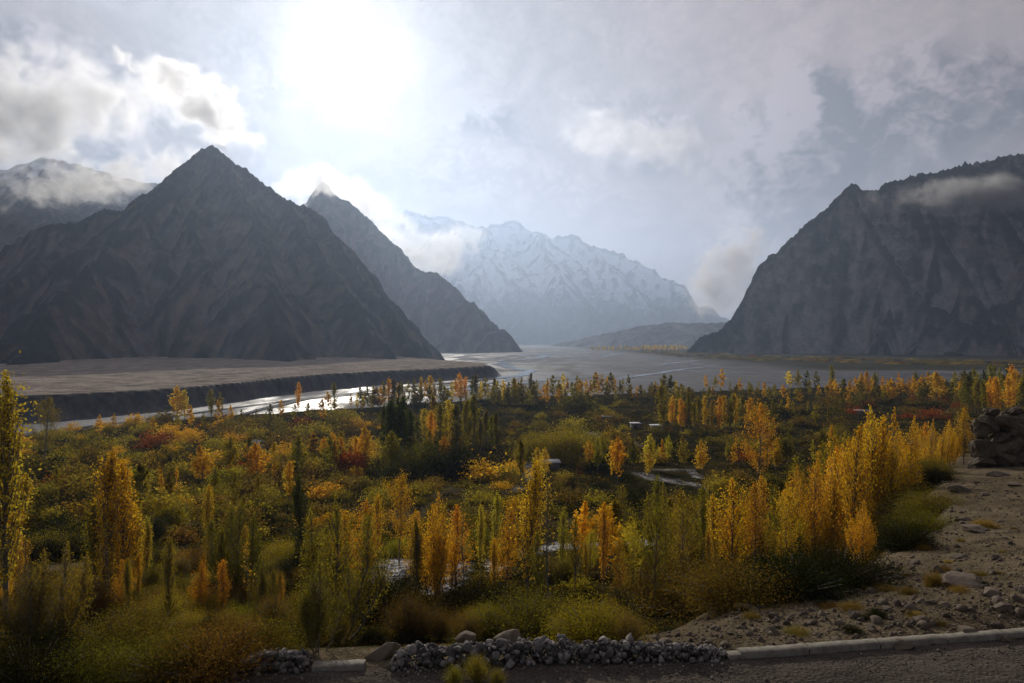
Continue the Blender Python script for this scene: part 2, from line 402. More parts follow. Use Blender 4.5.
# ------------------------------------------------------------------ river channels
def ribbon(mb, pix, wid, seed, zoff=.12):
    pts = np.array([((px-CX)/F*(d := 46.75*F/(py-CY)), d) for px, py in pix])
    s = np.concatenate([[0], np.cumsum(np.hypot(*np.diff(pts, axis=0).T))]); n = max(8, int(s[-1]/6))
    ss = np.linspace(0, s[-1], n); P = np.stack([np.interp(ss, s, pts[:, 0]), np.interp(ss, s, pts[:, 1])], 1)
    for _ in range(6): P[1:-1] = (P[:-2]+P[1:-1]*2+P[2:])/4
    d = np.gradient(P, axis=0); d /= np.linalg.norm(d, axis=1)[:, None]; nn = np.stack([-d[:, 1], d[:, 0]], 1)
    w = np.interp(ss, np.linspace(0, s[-1], len(wid)), wid)
    P = P+nn*(w*.6*noise2(ss*.012, seed+.5))[:, None]
    wl = w*(.5+.30*noise2(ss*.03, seed*3.1)+.15*noise2(ss*.12, seed)); wr = w*(.5+.30*noise2(ss*.027, seed*5.3)+.15*noise2(ss*.11, seed+9))
    k = np.linspace(-1, 1, 5)
    V = np.stack([P+nn*np.where(q < 0, q*wr, q*wl)[:, None] for q in k], 1)
    z = np.full(V.shape[:2], -46.62+zoff)
    V = np.concatenate([V, z[..., None]], 2).reshape(-1, 3)
    i = (np.arange(n-1)[:, None]*5+np.arange(4)[None]).ravel()
    mb.add(V, np.stack([i, i+5, i+6, i+1], 1)[:, ::-1])
rv = MB()
ribbon(rv, [(-60, 444), (30, 435), (70, 429), (150, 420), (210, 411), (256, 405), (330, 395.5), (420, 385.5), (490, 379), (522, 374.5), (527, 371), (512, 368), (497, 364.5), (505, 361), (535, 358.5), (550, 355)], [4, 4, 7, 10, 13, 17, 20, 22, 26, 28, 28, 24, 30, 30, 36, 50], 1, .15)
ribbon(rv, [(215, 424), (256, 411), (300, 399.5), (360, 394.5), (440, 389), (480, 386.5), (540, 381.5), (575, 379)], [3, 5, 8, 9, 8, 10, 8, 4], 2, .19)
ribbon(rv, [(440, 403), (452, 394), (470, 387), (500, 381), (522, 377)], [10, 16, 14, 10, 8], 12, .22)
ribbon(rv, [(560, 381), (610, 379.5), (640, 376), (660, 372.5), (690, 368.5), (712, 366.5), (745, 364.8)], [3, 7, 12, 13, 10, 8, 4], 3)
ribbon(rv, [(655, 366), (672, 363.5), (690, 361.5), (715, 359.5)], [6, 18, 18, 6], 4, .17)
ribbon(rv, [(500, 364), (540, 364.3), (580, 363.8), (620, 365.5)], [8, 14, 12, 4], 5, .17)
ribbon(rv, [(532, 381), (580, 377.8), (612, 377), (640, 377)], [4, 6, 8, 3], 6, .21)
ribbon(rv, [(530, 357), (560, 358), (600, 356.5), (622, 354), (655, 353)], [12, 20, 30, 34, 18], 7, .2)
ribbon(rv, [(470, 360), (500, 357.5), (530, 355), (560, 352.6)], [14, 30, 40, 40], 8, .24)
ribbon(rv, [(555, 352.5), (585, 351.5), (620, 350.6), (660, 350.8)], [40, 50, 60, 20], 9, .2)
ribbon(rv, [(700, 371), (760, 370), (830, 369.5), (900, 371)], [3, 5, 6, 3], 10, .2)
ribbon(rv, [(600, 370.5), (650, 369), (700, 372), (760, 375)], [3, 6, 6, 3], 11, .24)
gr_ = np.random.default_rng(15)
for k in range(20):
    x0_ = gr_.uniform(480, 720); y0_ = gr_.uniform(351, 371); L_ = gr_.uniform(40, 150)*(1 if y0_ > 356 else .6); dy_ = gr_.uniform(-2.2, 1.2)
    pp = [(x0_+L_*q, y0_+dy_*q+gr_.normal(0, .35)) for q in np.linspace(0, 1, 5)]
    wd_ = gr_.uniform(3, 9)*(1+max(0, (362-y0_))*.25)
    if max(p_[1] for p_ in pp) < 373 and min(p_[1] for p_ in pp) > 350: ribbon(rv, pp, [1, wd_, wd_*1.2, wd_, 1], 20+k, .14+.012*k)
obj('river', rv.mesh('river', M['water'], True), kind='structure')

# ------------------------------------------------------------------ mountains
def make_mountain(name, ridges, bounds, res, m_spur, kf, spacing, zbase, mat, warp=30, det=10, seed=1, levels=2, prof=None, lenmax=9e9, jag=8, fade=None, rgain=.58):
    rg = np.random.default_rng(seed)
    segs = []
    def drop(run, H):                                 # height lost along a spur
        if prof is None: return m_spur*run
        m1, frac, m2 = prof; r1 = H*frac/m1
        return np.where(run < r1, m1*run, H*frac+m2*(run-r1))
    def spur(p, ang, H0, level, step, mfac):
        # walk downhill from p
        q = p.copy(); run = 0; pts = [q.copy()]; Lm = min(lenmax, 1e9)
        a = ang
        while q[2] > zbase and run < Lm and len(pts) < 60:
            a += rg.normal(0, .16); st = step*rg.uniform(.7, 1.3); run += st
            z = p[2]-float(drop(run*mfac, H0))+rg.normal(0, jag*.5)
            q = np.array([q[0]+math.sin(a)*st, q[1]+math.cos(a)*st, min(z, q[2]-.1*st)]); pts.append(q.copy())
        return np.array(pts)
    def addpoly(P, k):
        for i in range(len(P)-1): segs.append((*P[i], *P[i+1], k))
    def children(P, level, sp, k, H0ref):
        s = np.concatenate([[0], np.cumsum(np.hypot(np.diff(P[:, 0]), np.diff(P[:, 1])))])
        pos = sp*rg.uniform(.2, .8)
        while pos < s[-1]:
            p = np.array([np.interp(pos, s, P[:, j]) for j in range(3)])
            i = min(np.searchsorted(s, pos), len(s)-1); d = P[i]-P[i-1]; a0 = math.atan2(d[0], d[1])
            H = p[2]-zbase
            if H > 15:
                for sd in (-1, 1):
                    if level > 1 and rg.random() < .15: continue
                    a = a0+sd*rg.uniform(.9, 1.5) if level == 1 else a0+sd*rg.uniform(.55, 1.05)
                    C = spur(p, a, H0ref if prof else H, level, sp*.45, rg.uniform(.92, 1.12) if level == 1 else rg.uniform(1.05, 1.35))
                    if level == 1 and prof is None: pass
                    addpoly(C, k*rg.uniform(.9, 1.15))
                    if level < levels: children(C, level+1, sp*.42, k*1.12, H)
            pos += sp*rg.uniform(.7, 1.3)
    for rd in ridges:
        P = np.array([W(*p) for p in rd])
        s = np.concatenate([[0], np.cumsum(np.hypot(np.diff(P[:, 0]), np.diff(P[:, 1])))]); n = int(s[-1]/(spacing*.35))+2
        ss = np.unique(np.concatenate([np.linspace(0, s[-1], n), s])); Pd = np.stack([np.interp(ss, s, P[:, j]) for j in range(3)], 1)
        Pd[:, 2] += jag*noise2(ss*.02, seed+.3)+jag*.5*noise2(ss*.07, seed+.7)
        addpoly(Pd, kf); children(Pd, 1, spacing, kf*1.05, P[:, 2].max()-zbase)
    x0, x1, y0, y1 = bounds
    nx, ny = int((x1-x0)/res)+1, int((y1-y0)/res)+1
    gx = np.linspace(x0, x1, nx); gy = np.linspace(y0, y1, ny)
    X, Y = np.meshgrid(gx, gy, indexing='ij')
    wx = X+warp*fbm(X/(warp*5), Y/(warp*5), 4); wy = Y+warp*fbm(X/(warp*5)+31, Y/(warp*5)+7, 4)
    Z = np.full(X.shape, zbase-30.)
    for ax, ay, az, bx, by, bz, k in segs:
        rad = (max(az, bz)-zbase+30)/k+warp
        i0, i1 = np.searchsorted(gx, [min(ax, bx)-rad, max(ax, bx)+rad]); j0, j1 = np.searchsorted(gy, [min(ay, by)-rad, max(ay, by)+rad])
        if i1 <= i0 or j1 <= j0: continue
        sx = wx[i0:i1, j0:j1]-ax; sy = wy[i0:i1, j0:j1]-ay; dx, dy = bx-ax, by-ay
        t = np.clip((sx*dx+sy*dy)/(dx*dx+dy*dy+1e-6), 0, 1)
        h = az+(bz-az)*t-k*np.hypot(sx-t*dx, sy-t*dy)
        np.maximum(Z[i0:i1, j0:j1], h, out=Z[i0:i1, j0:j1])
    hh = sstep((Z-zbase)/80)
    Z = Z+hh*det*(ridged(X/(det*7), Y/(det*7), 6, rgain)-.5)*1.8+hh*det*.30*fbm(X/(det*1.1), Y/(det*1.1), 3)
    if fade: Z = fade(X, Y, Z)
    V = np.stack([X, Y, Z], -1).reshape(-1, 3)
    i = (np.arange(nx-1)[:, None]*ny+np.arange(ny-1)[None]).ravel()
    Q = np.stack([i, i+ny, i+ny+1, i+1], 1)
    keep = Z.reshape(-1)[Q].max(1) > zbase-20
    me = mesh_np(name, V, Q[keep], True, (mat,))
    def blur(a, k):
        for ax in (0, 1):
            p_ = np.pad(a, [(k+1, k) if i_ == ax else (0, 0) for i_ in (0, 1)], mode='edge'); c_ = np.cumsum(p_, axis=ax)
            a = (np.take(c_, range(2*k+1, c_.shape[ax]), ax)-np.take(c_, range(0, c_.shape[ax]-2*k-1), ax))/(2*k+1)
        return a
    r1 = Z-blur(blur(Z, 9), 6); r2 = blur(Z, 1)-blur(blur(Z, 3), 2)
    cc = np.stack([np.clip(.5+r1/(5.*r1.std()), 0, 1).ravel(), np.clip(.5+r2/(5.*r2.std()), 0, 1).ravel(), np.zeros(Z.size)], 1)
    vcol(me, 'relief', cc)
    o = obj(name, me, kind='structure')
    print(name, len(segs), V.shape, time.time()-T0)
    return o
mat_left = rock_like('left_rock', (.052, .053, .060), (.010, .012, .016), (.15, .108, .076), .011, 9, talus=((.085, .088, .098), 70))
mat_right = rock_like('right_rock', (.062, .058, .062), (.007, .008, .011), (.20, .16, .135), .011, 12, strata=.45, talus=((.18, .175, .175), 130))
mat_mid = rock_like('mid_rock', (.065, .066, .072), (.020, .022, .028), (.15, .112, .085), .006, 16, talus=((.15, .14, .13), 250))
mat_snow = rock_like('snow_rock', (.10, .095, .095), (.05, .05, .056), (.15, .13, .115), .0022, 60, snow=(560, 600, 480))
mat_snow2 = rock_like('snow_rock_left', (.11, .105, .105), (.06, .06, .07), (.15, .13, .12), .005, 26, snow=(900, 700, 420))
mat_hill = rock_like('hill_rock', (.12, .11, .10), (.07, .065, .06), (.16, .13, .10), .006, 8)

def strata(X, Y, Z):                                 # benches and cliff bands of layered rock
    q = (Z+.10*X+40*fbm(X*.004, Y*.004, 3))/46.; f = q-np.floor(q)
    return Z+sstep((Z-120)/140)*20*(sstep((f-.2)/.3)-f)*(.6+.8*noise2(X*.006, Y*.006))
make_mountain('mountain_left', [
    [(-620, 330, 2500), (-300, 300, 2450), (-120, 268, 2400), (0, 250, 2300), (40, 229, 2200), (100, 214, 2100), (150, 195, 2000), (178, 168, 1930), (193, 156, 1910), (201, 151, 1900), (213, 150, 1900), (222, 151, 1900), (232, 158, 1890), (250, 173, 1860), (285, 196, 1800), (320, 216, 1730), (343, 250, 1660), (370, 290, 1560), (398, 325, 1450), (420, 357, 1370)],
    [(198, 156, 1890), (150, 205, 1700), (90, 262, 1450), (40, 320, 1150), (10, 365, 960)],
    [(232, 162, 1880), (250, 215, 1640), (272, 285, 1350), (290, 362, 1090)],
    [(100, 214, 2100), (20, 275, 1800), (-60, 330, 1450), (-120, 368, 1150)], [(285, 197, 1790), (330, 262, 1580), (372, 330, 1330), (392, 360, 1230)], [(-120, 268, 2400), (-220, 320, 1900), (-300, 366, 1400)]],
    (-2900, 200, 800, 3000), 5.0, 1.0, 1.62, 200, -42, mat_left, warp=34, det=20, seed=5, jag=3)
make_mountain('mountain_middle', [
    [(150, 200, 5200), (250, 205, 4700), (300, 206, 4350), (318, 190, 4230), (325, 183, 4200), (335, 190, 4150), (350, 203, 4080), (375, 226, 3950), (400, 250, 3800), (424, 275, 3650), (432, 271, 3620), (446, 278, 3540), (461, 296, 3440), (480, 311, 3330), (500, 329, 3200), (527, 353, 3020)]],
    (-3000, 300, 2300, 5600), 8, .88, 1.35, 240, -52, mat_mid, warp=60, det=30, seed=9, jag=10)
make_mountain('mountain_right', [
    [(683, 353, 2560), (700, 336, 2600), (715, 329, 2630), (738, 306, 2670), (752, 288, 2700), (759, 268, 2710), (775, 250, 2720), (800, 228, 2710), (825, 208, 2700), (838, 194, 2690), (848, 186, 2680), (868, 189, 2670), (890, 184, 2650), (935, 172, 2620), (980, 162, 2600), (1024, 154, 2560), (1150, 130, 2500), (1350, 120, 2400)]],
    (500, 3300, 1350, 3300), 5.0, .8, 2.3, 250, -48, mat_right, warp=46, det=21, seed=21, prof=(1.6, .55, .54), jag=4, fade=strata)
make_mountain('mountain_snowy', [
    [(250, 225, 16170), (330, 222, 15345), (385, 224, 14850), (408, 211, 14850), (425, 214, 14850), (450, 224, 14932), (485, 229, 15015), (512, 226, 15015), (545, 234, 14850), (578, 243, 14767), (590, 248, 14685), (625, 258, 14520), (655, 270, 14355), (682, 290, 14190), (705, 312, 14025), (735, 332, 13860), (780, 345, 13695)],
    [(425, 216, 14850), (470, 262, 13695), (520, 300, 12540), (570, 336, 11550)],
    [(590, 250, 14685), (600, 290, 13200), (640, 318, 12210), (680, 338, 11550)]],
    (-7600, 6400, 9000, 18000), 24, .60, 1.25, 1000, -60, mat_snow, warp=260, det=165, seed=31, jag=100, rgain=.48)
make_mountain('mountain_snowy_left', [
    [(-500, 150, 5800), (-200, 140, 5600), (-60, 160, 5500), (0, 170, 5500), (40, 158, 5600), (90, 166, 5700), (150, 182, 5800), (200, 196, 6000), (300, 235, 6300)]],
    (-6800, -1400, 4000, 7600), 17, .55, .85, 420, -50, mat_snow2, warp=90, det=50, seed=41, jag=24, rgain=.48)
make_mountain('hills', [
    [(560, 343, 6600), (600, 335, 6200), (640, 327, 5900), (665, 323, 5800), (690, 324, 5700), (730, 322, 5600), (800, 330, 5400)]],
    (300, 2800, 4600, 6900), 12, .22, .4, 300, -46, mat_hill, warp=60, det=14, seed=51, jag=8, levels=1)
# ------------------------------------------------------------------ plants
def leaf_quads(C, size, rg, updir=None):
    n = len(C); a = rg.normal(size=(n, 3)); a /= np.linalg.norm(a, axis=1)[:, None]
    b = rg.normal(size=(n, 3)); b -= a*(a*b).sum(1)[:, None]; b /= np.linalg.norm(b, axis=1)[:, None]
    s = (np.asarray(size)*rg.uniform(.6, 1.3, n))[:, None] if np.ndim(size) == 0 else (size*rg.uniform(.6, 1.3, n))[:, None]
    V = np.stack([C-a*s*.62, C-b*s*.36+a*s*.05, C+a*s*.62, C+b*s*.36+a*s*.05], 1).reshape(-1, 3)
    return V, np.arange(4*n).reshape(-1, 4)
def poplar(rg, H, Rm, nleaf, lsize, style='column', nb=70, stems=1, limbs=True, t0=.12):
    """returns crown mesh data and trunk MB; base at origin"""
    mb = MB(); Cs = []
    for st in range(stems):
        hs = H*(1 if st == 0 else rg.uniform(.62, .93)); ox, oy = (0, 0) if st == 0 else rg.normal(0, Rm*.42, 2)
        lean = rg.normal(0, .02, 2)
        zz = np.linspace(0, hs, 9); tp = np.stack([ox*np.minimum(1, .35+zz/hs)+lean[0]*zz+.006*H*np.sin(zz*1.1+st), oy*np.minimum(1, .35+zz/hs)+lean[1]*zz+.006*H*np.cos(zz*.9), zz], 1)
        tp[0] = [ox*.15, oy*.15, -.3*H/10]
        mb.tube(tp, np.linspace(.011*H, .0015*H, 9)/(1 if stems == 1 else 1.3), 5)
        nbs = nb if st == 0 else int(nb*.6)
        tt = np.sort(rg.uniform(t0, .97, nbs)); rm = Rm*(1 if stems == 1 else .62)
        for k, t in enumerate(tt):
            base = np.array([np.interp(t*hs, zz, tp[:, j]) for j in range(3)])
            az = k*2.4+rg.normal(0, .5)
            if style == 'column': w = rm*min(1, (1-t)**.8*1.5)*(.5+.5*min(1, t/.35)); el = R(rg.uniform(58, 76))
            elif style == 'cone': w = rm*(1-t)**.8*1.15*(.45+.55*min(1, t/.25)); el = R(rg.uniform(42, 62))
            else: w = rm*min(1, (1-t)**.5*1.1)*(.5+.5*min(1, t/.4)); el = R(rg.uniform(30, 58))
            w *= rg.uniform(.55, 1.15)
            L = w/max(.3, math.cos(el)); L = min(L, (1.03-t)*hs*1.15+.05*H)
            u = np.linspace(0, 1, 5)
            e2 = el+u*.25
            bx = np.cumsum(np.concatenate([[0], np.cos(e2[1:])*L/4])); bz = np.cumsum(np.concatenate([[0], np.sin(e2[1:])*L/4]))
            bp = base+np.stack([bx*math.sin(az), bx*math.cos(az), bz], 1)
            if limbs: mb.tube(bp, np.linspace(.0032*H, .0008*H, 5), 3)
            nl = max(3, int(nleaf*L/(H*.25)/nbs*rg.uniform(.6, 1.4)/(1+.6*(stems-1))))
            q = rg.uniform(.18, 1.06, nl); jit = .035*H*rg.uniform(.5, 1.2)*(.4+q)
            c = np.stack([np.interp(q, u, bp[:, j]) for j in range(3)], 1)+rg.normal(size=(nl, 3))*jit[:, None]*np.array([.55, .55, .8])
            c = c[rg.random(nl) < .35+.65*(np.sin(q*17+k*1.7)*.5+.5)]
            Cs.append(c)
        nt = max(4, int(nleaf*.035/stems)); tz = rg.uniform(.84, 1.04, nt)**.8; Cs.append(np.stack([np.full(nt, tp[-1, 0]), np.full(nt, tp[-1, 1]), tz*hs], 1)+rg.normal(size=(nt, 3))*(.016*H*np.clip((1.08-tz)*6, .15, 1))[:, None])
    C = np.concatenate(Cs); C[:, 2] = np.maximum(C[:, 2], .04*H)
    V, Q = leaf_quads(C, lsize, rg)
    return (V, Q), mb
def bush(rg, nleaf, lsize, hz=.85, nst=42, wisp=.0, trunk_h=0., limbs=True):
    """dome of radius about 1"""
    mb = MB(); Cs = []
    lob = rg.normal(size=(5, 3)); lob /= np.linalg.norm(lob, axis=1)[:, None]
    for k in range(nst):
        az = k*2.4+rg.normal(0, .3); el = math.asin(min(.99, rg.uniform(.02, 1)))
        if wisp: el = R(rg.uniform(45, 88))
        d = np.array([math.cos(el)*math.sin(az), math.cos(el)*math.cos(az), math.sin(el)])
        L = rg.uniform(.62, 1.08)*(1+.22*max(0, (lob@d).max()-.6))
        u = np.linspace(0, 1, 5); sag = (u**2)*(.10 if not wisp else .05)
        bp = d[None]*u[:, None]*L; bp[:, 2] = bp[:, 2]*hz-sag*.5+trunk_h; bp[0] = [0, 0, 0 if not trunk_h else trunk_h*.85]
        if limbs or k % 5 == 0: mb.tube(bp, np.linspace(.016, .004, 5), 3)
        nl = int(nleaf/nst*rg.uniform(.4, 1.7)); q = rg.uniform(.30, 1.04, nl)**(.7)
        cl = bp[-1]*rg.uniform(.75, 1); spread = rg.uniform(.07, .16)
        c = np.stack([np.interp(q, u, bp[:, j]) for j in range(3)], 1)+rg.normal(size=(nl, 3))*(spread*(.35+q))[:, None]
        Cs.append(c)
    if trunk_h: mb.tube([[0, 0, -.1], [0.02, 0, trunk_h*.5], [0, .02, trunk_h]], [.06, .05, .04], 6)
    C = np.concatenate(Cs); C[:, 2] = np.abs(C[:, 2]-.0)+.01
    V, Q = leaf_quads(C, lsize, rg)
    return (V, Q), mb

# shape library: (crown mesh, trunk mesh, nominal height, nominal radius)
LIB = {}
def lib(key, made, H, Rn):
    (V, Q), mb = made
    cm = mesh_np('crown', V, Q, False, (M['leaf'],)); tm = mb.mesh('trunk', M['bark'], True)
    LIB.setdefault(key, []).append((cm, tm, H, Rn, V, Q))
g = np.random.default_rng(77)
for k in range(4): lib('column_near', poplar(g, 10, 1.45, 5600, .125, 'column', 120), 10, .95)
for k in range(4): lib('cone_near', poplar(g, 10, 2.7, 6000, .13, 'cone', 110, stems=1), 10, 1.7)
for k in range(5): lib('clump_near', poplar(g, 10, 3.8, 14000, .13, 'cone', 80, stems=6), 10, 2.3)
for k in range(2): lib('open_near', poplar(g, 10, 3.0, 6500, .12, 'open', 60, stems=1, t0=.25), 10, 2.3)
for k in range(1): lib('sparse_near', poplar(g, 10, 1.3, 750, .17, 'open', 46, stems=1, t0=.2), 10, 1.3)
for k in range(4): lib('column', poplar(g, 10, 1.5, 1500, .34, 'column', 45, limbs=False), 10, 1.05)
for k in range(4): lib('cone', poplar(g, 10, 2.6, 1900, .36, 'cone', 45, limbs=False), 10, 1.8)
for k in range(3): lib('clump', poplar(g, 10, 3.6, 3000, .36, 'cone', 45, stems=3, limbs=False), 10, 2.4)
for k in range(3): lib('bush_near', bush(g, 24000, .026, .85, 110), .9, 1)
for k in range(3): lib('wispy_near', bush(g, 14000, .022, 1.15, 130, wisp=1), 1.2, .75)
for k in range(5): lib('bush', bush(g, 1500, .105, .8, 34, limbs=False), .85, 1)
for k in range(3): lib('round', bush(g, 2000, .10, .95, 40, trunk_h=.35, limbs=False), 1.3, 1)
COLR = dict(golden=(.74, .41, .036), amber=(.76, .385, .034), yellow=(.62, .47, .055), olive=(.15, .118, .022), green=(.08, .092, .020), dark=(.024, .025, .010),  # dark: dark green leaves, deepened with the shade at the grove's foot
            rust=(.20, .045, .014), brown=(.16, .10, .025), straw=(.28, .19, .05), mossy=(.28, .22, .03))
CWORD = dict(golden='golden', amber='orange', yellow='yellow', olive='olive green', green='green', dark='dark green', rust='rusty red', brown='brown', straw='straw coloured', mossy='yellow green')
CANDP = []
PLANTS = []                                          # every individual plant, labelled at the end
def plant(name, key, x, y, h, colour, cat, zone, label=None, wide=1., rg=g, sink=.05, px=None, py=None):
    cm, tm, H, Rn, _, _ = LIB[key][rg.integers(len(LIB[key]))]
    z = float(ground_z(x, y))-sink
    r = bpy.data.objects.new(name, None); COL.objects.link(r); r.location = (x, y, z)
    s = h/H; a = rg.uniform(0, 6.28)
    r.scale = (s*wide, s*wide, s); r.rotation_euler = (rg.normal(0, .02), rg.normal(0, .02), a)
    c = obj('crown', cm, r); t = obj('trunk', tm, r)
    col = np.array(COLR[colour])*rg.uniform(.82, 1.18)*((.8 if colour in ('golden', 'amber') else 1.3) if name == 'shrub' and cat == 'shrub' else 1)*np.array([rg.uniform(.9, 1.1), rg.uniform(.9, 1.1), 1])
    c.color = (*col, 1)
    r['category'] = cat
    PLANTS.append(dict(o=r, name=name, key=key, x=x, y=y, h=h, colour=colour, cat=cat, zone=zone, label=label, px=CX+x/y*F, py=CY-z/y*F))
    return r
def at_px(px, py): 
    x, y = hit(px, py); return float(x[0]), float(y[0])
GROVE_D = {872: 66, 893: 72, 912: 78, 930: 84, 947: 86, 964: 84}
def hero(name, key, px, pyb, ptop, colour, label, wide=1., cat=None):
    x, y = at_px(px, pyb); h = (pyb-ptop)/F*y
    if px in GROVE_D and name == 'poplar_tree': y = GROVE_D[px]; x = (px-CX)/F*y; h = -(ptop-CY)/F*y-float(ground_z(x, y)); wide *= .8
    return plant(name, key, x, y, h, colour, cat or 'tree', 'hero', label, wide)

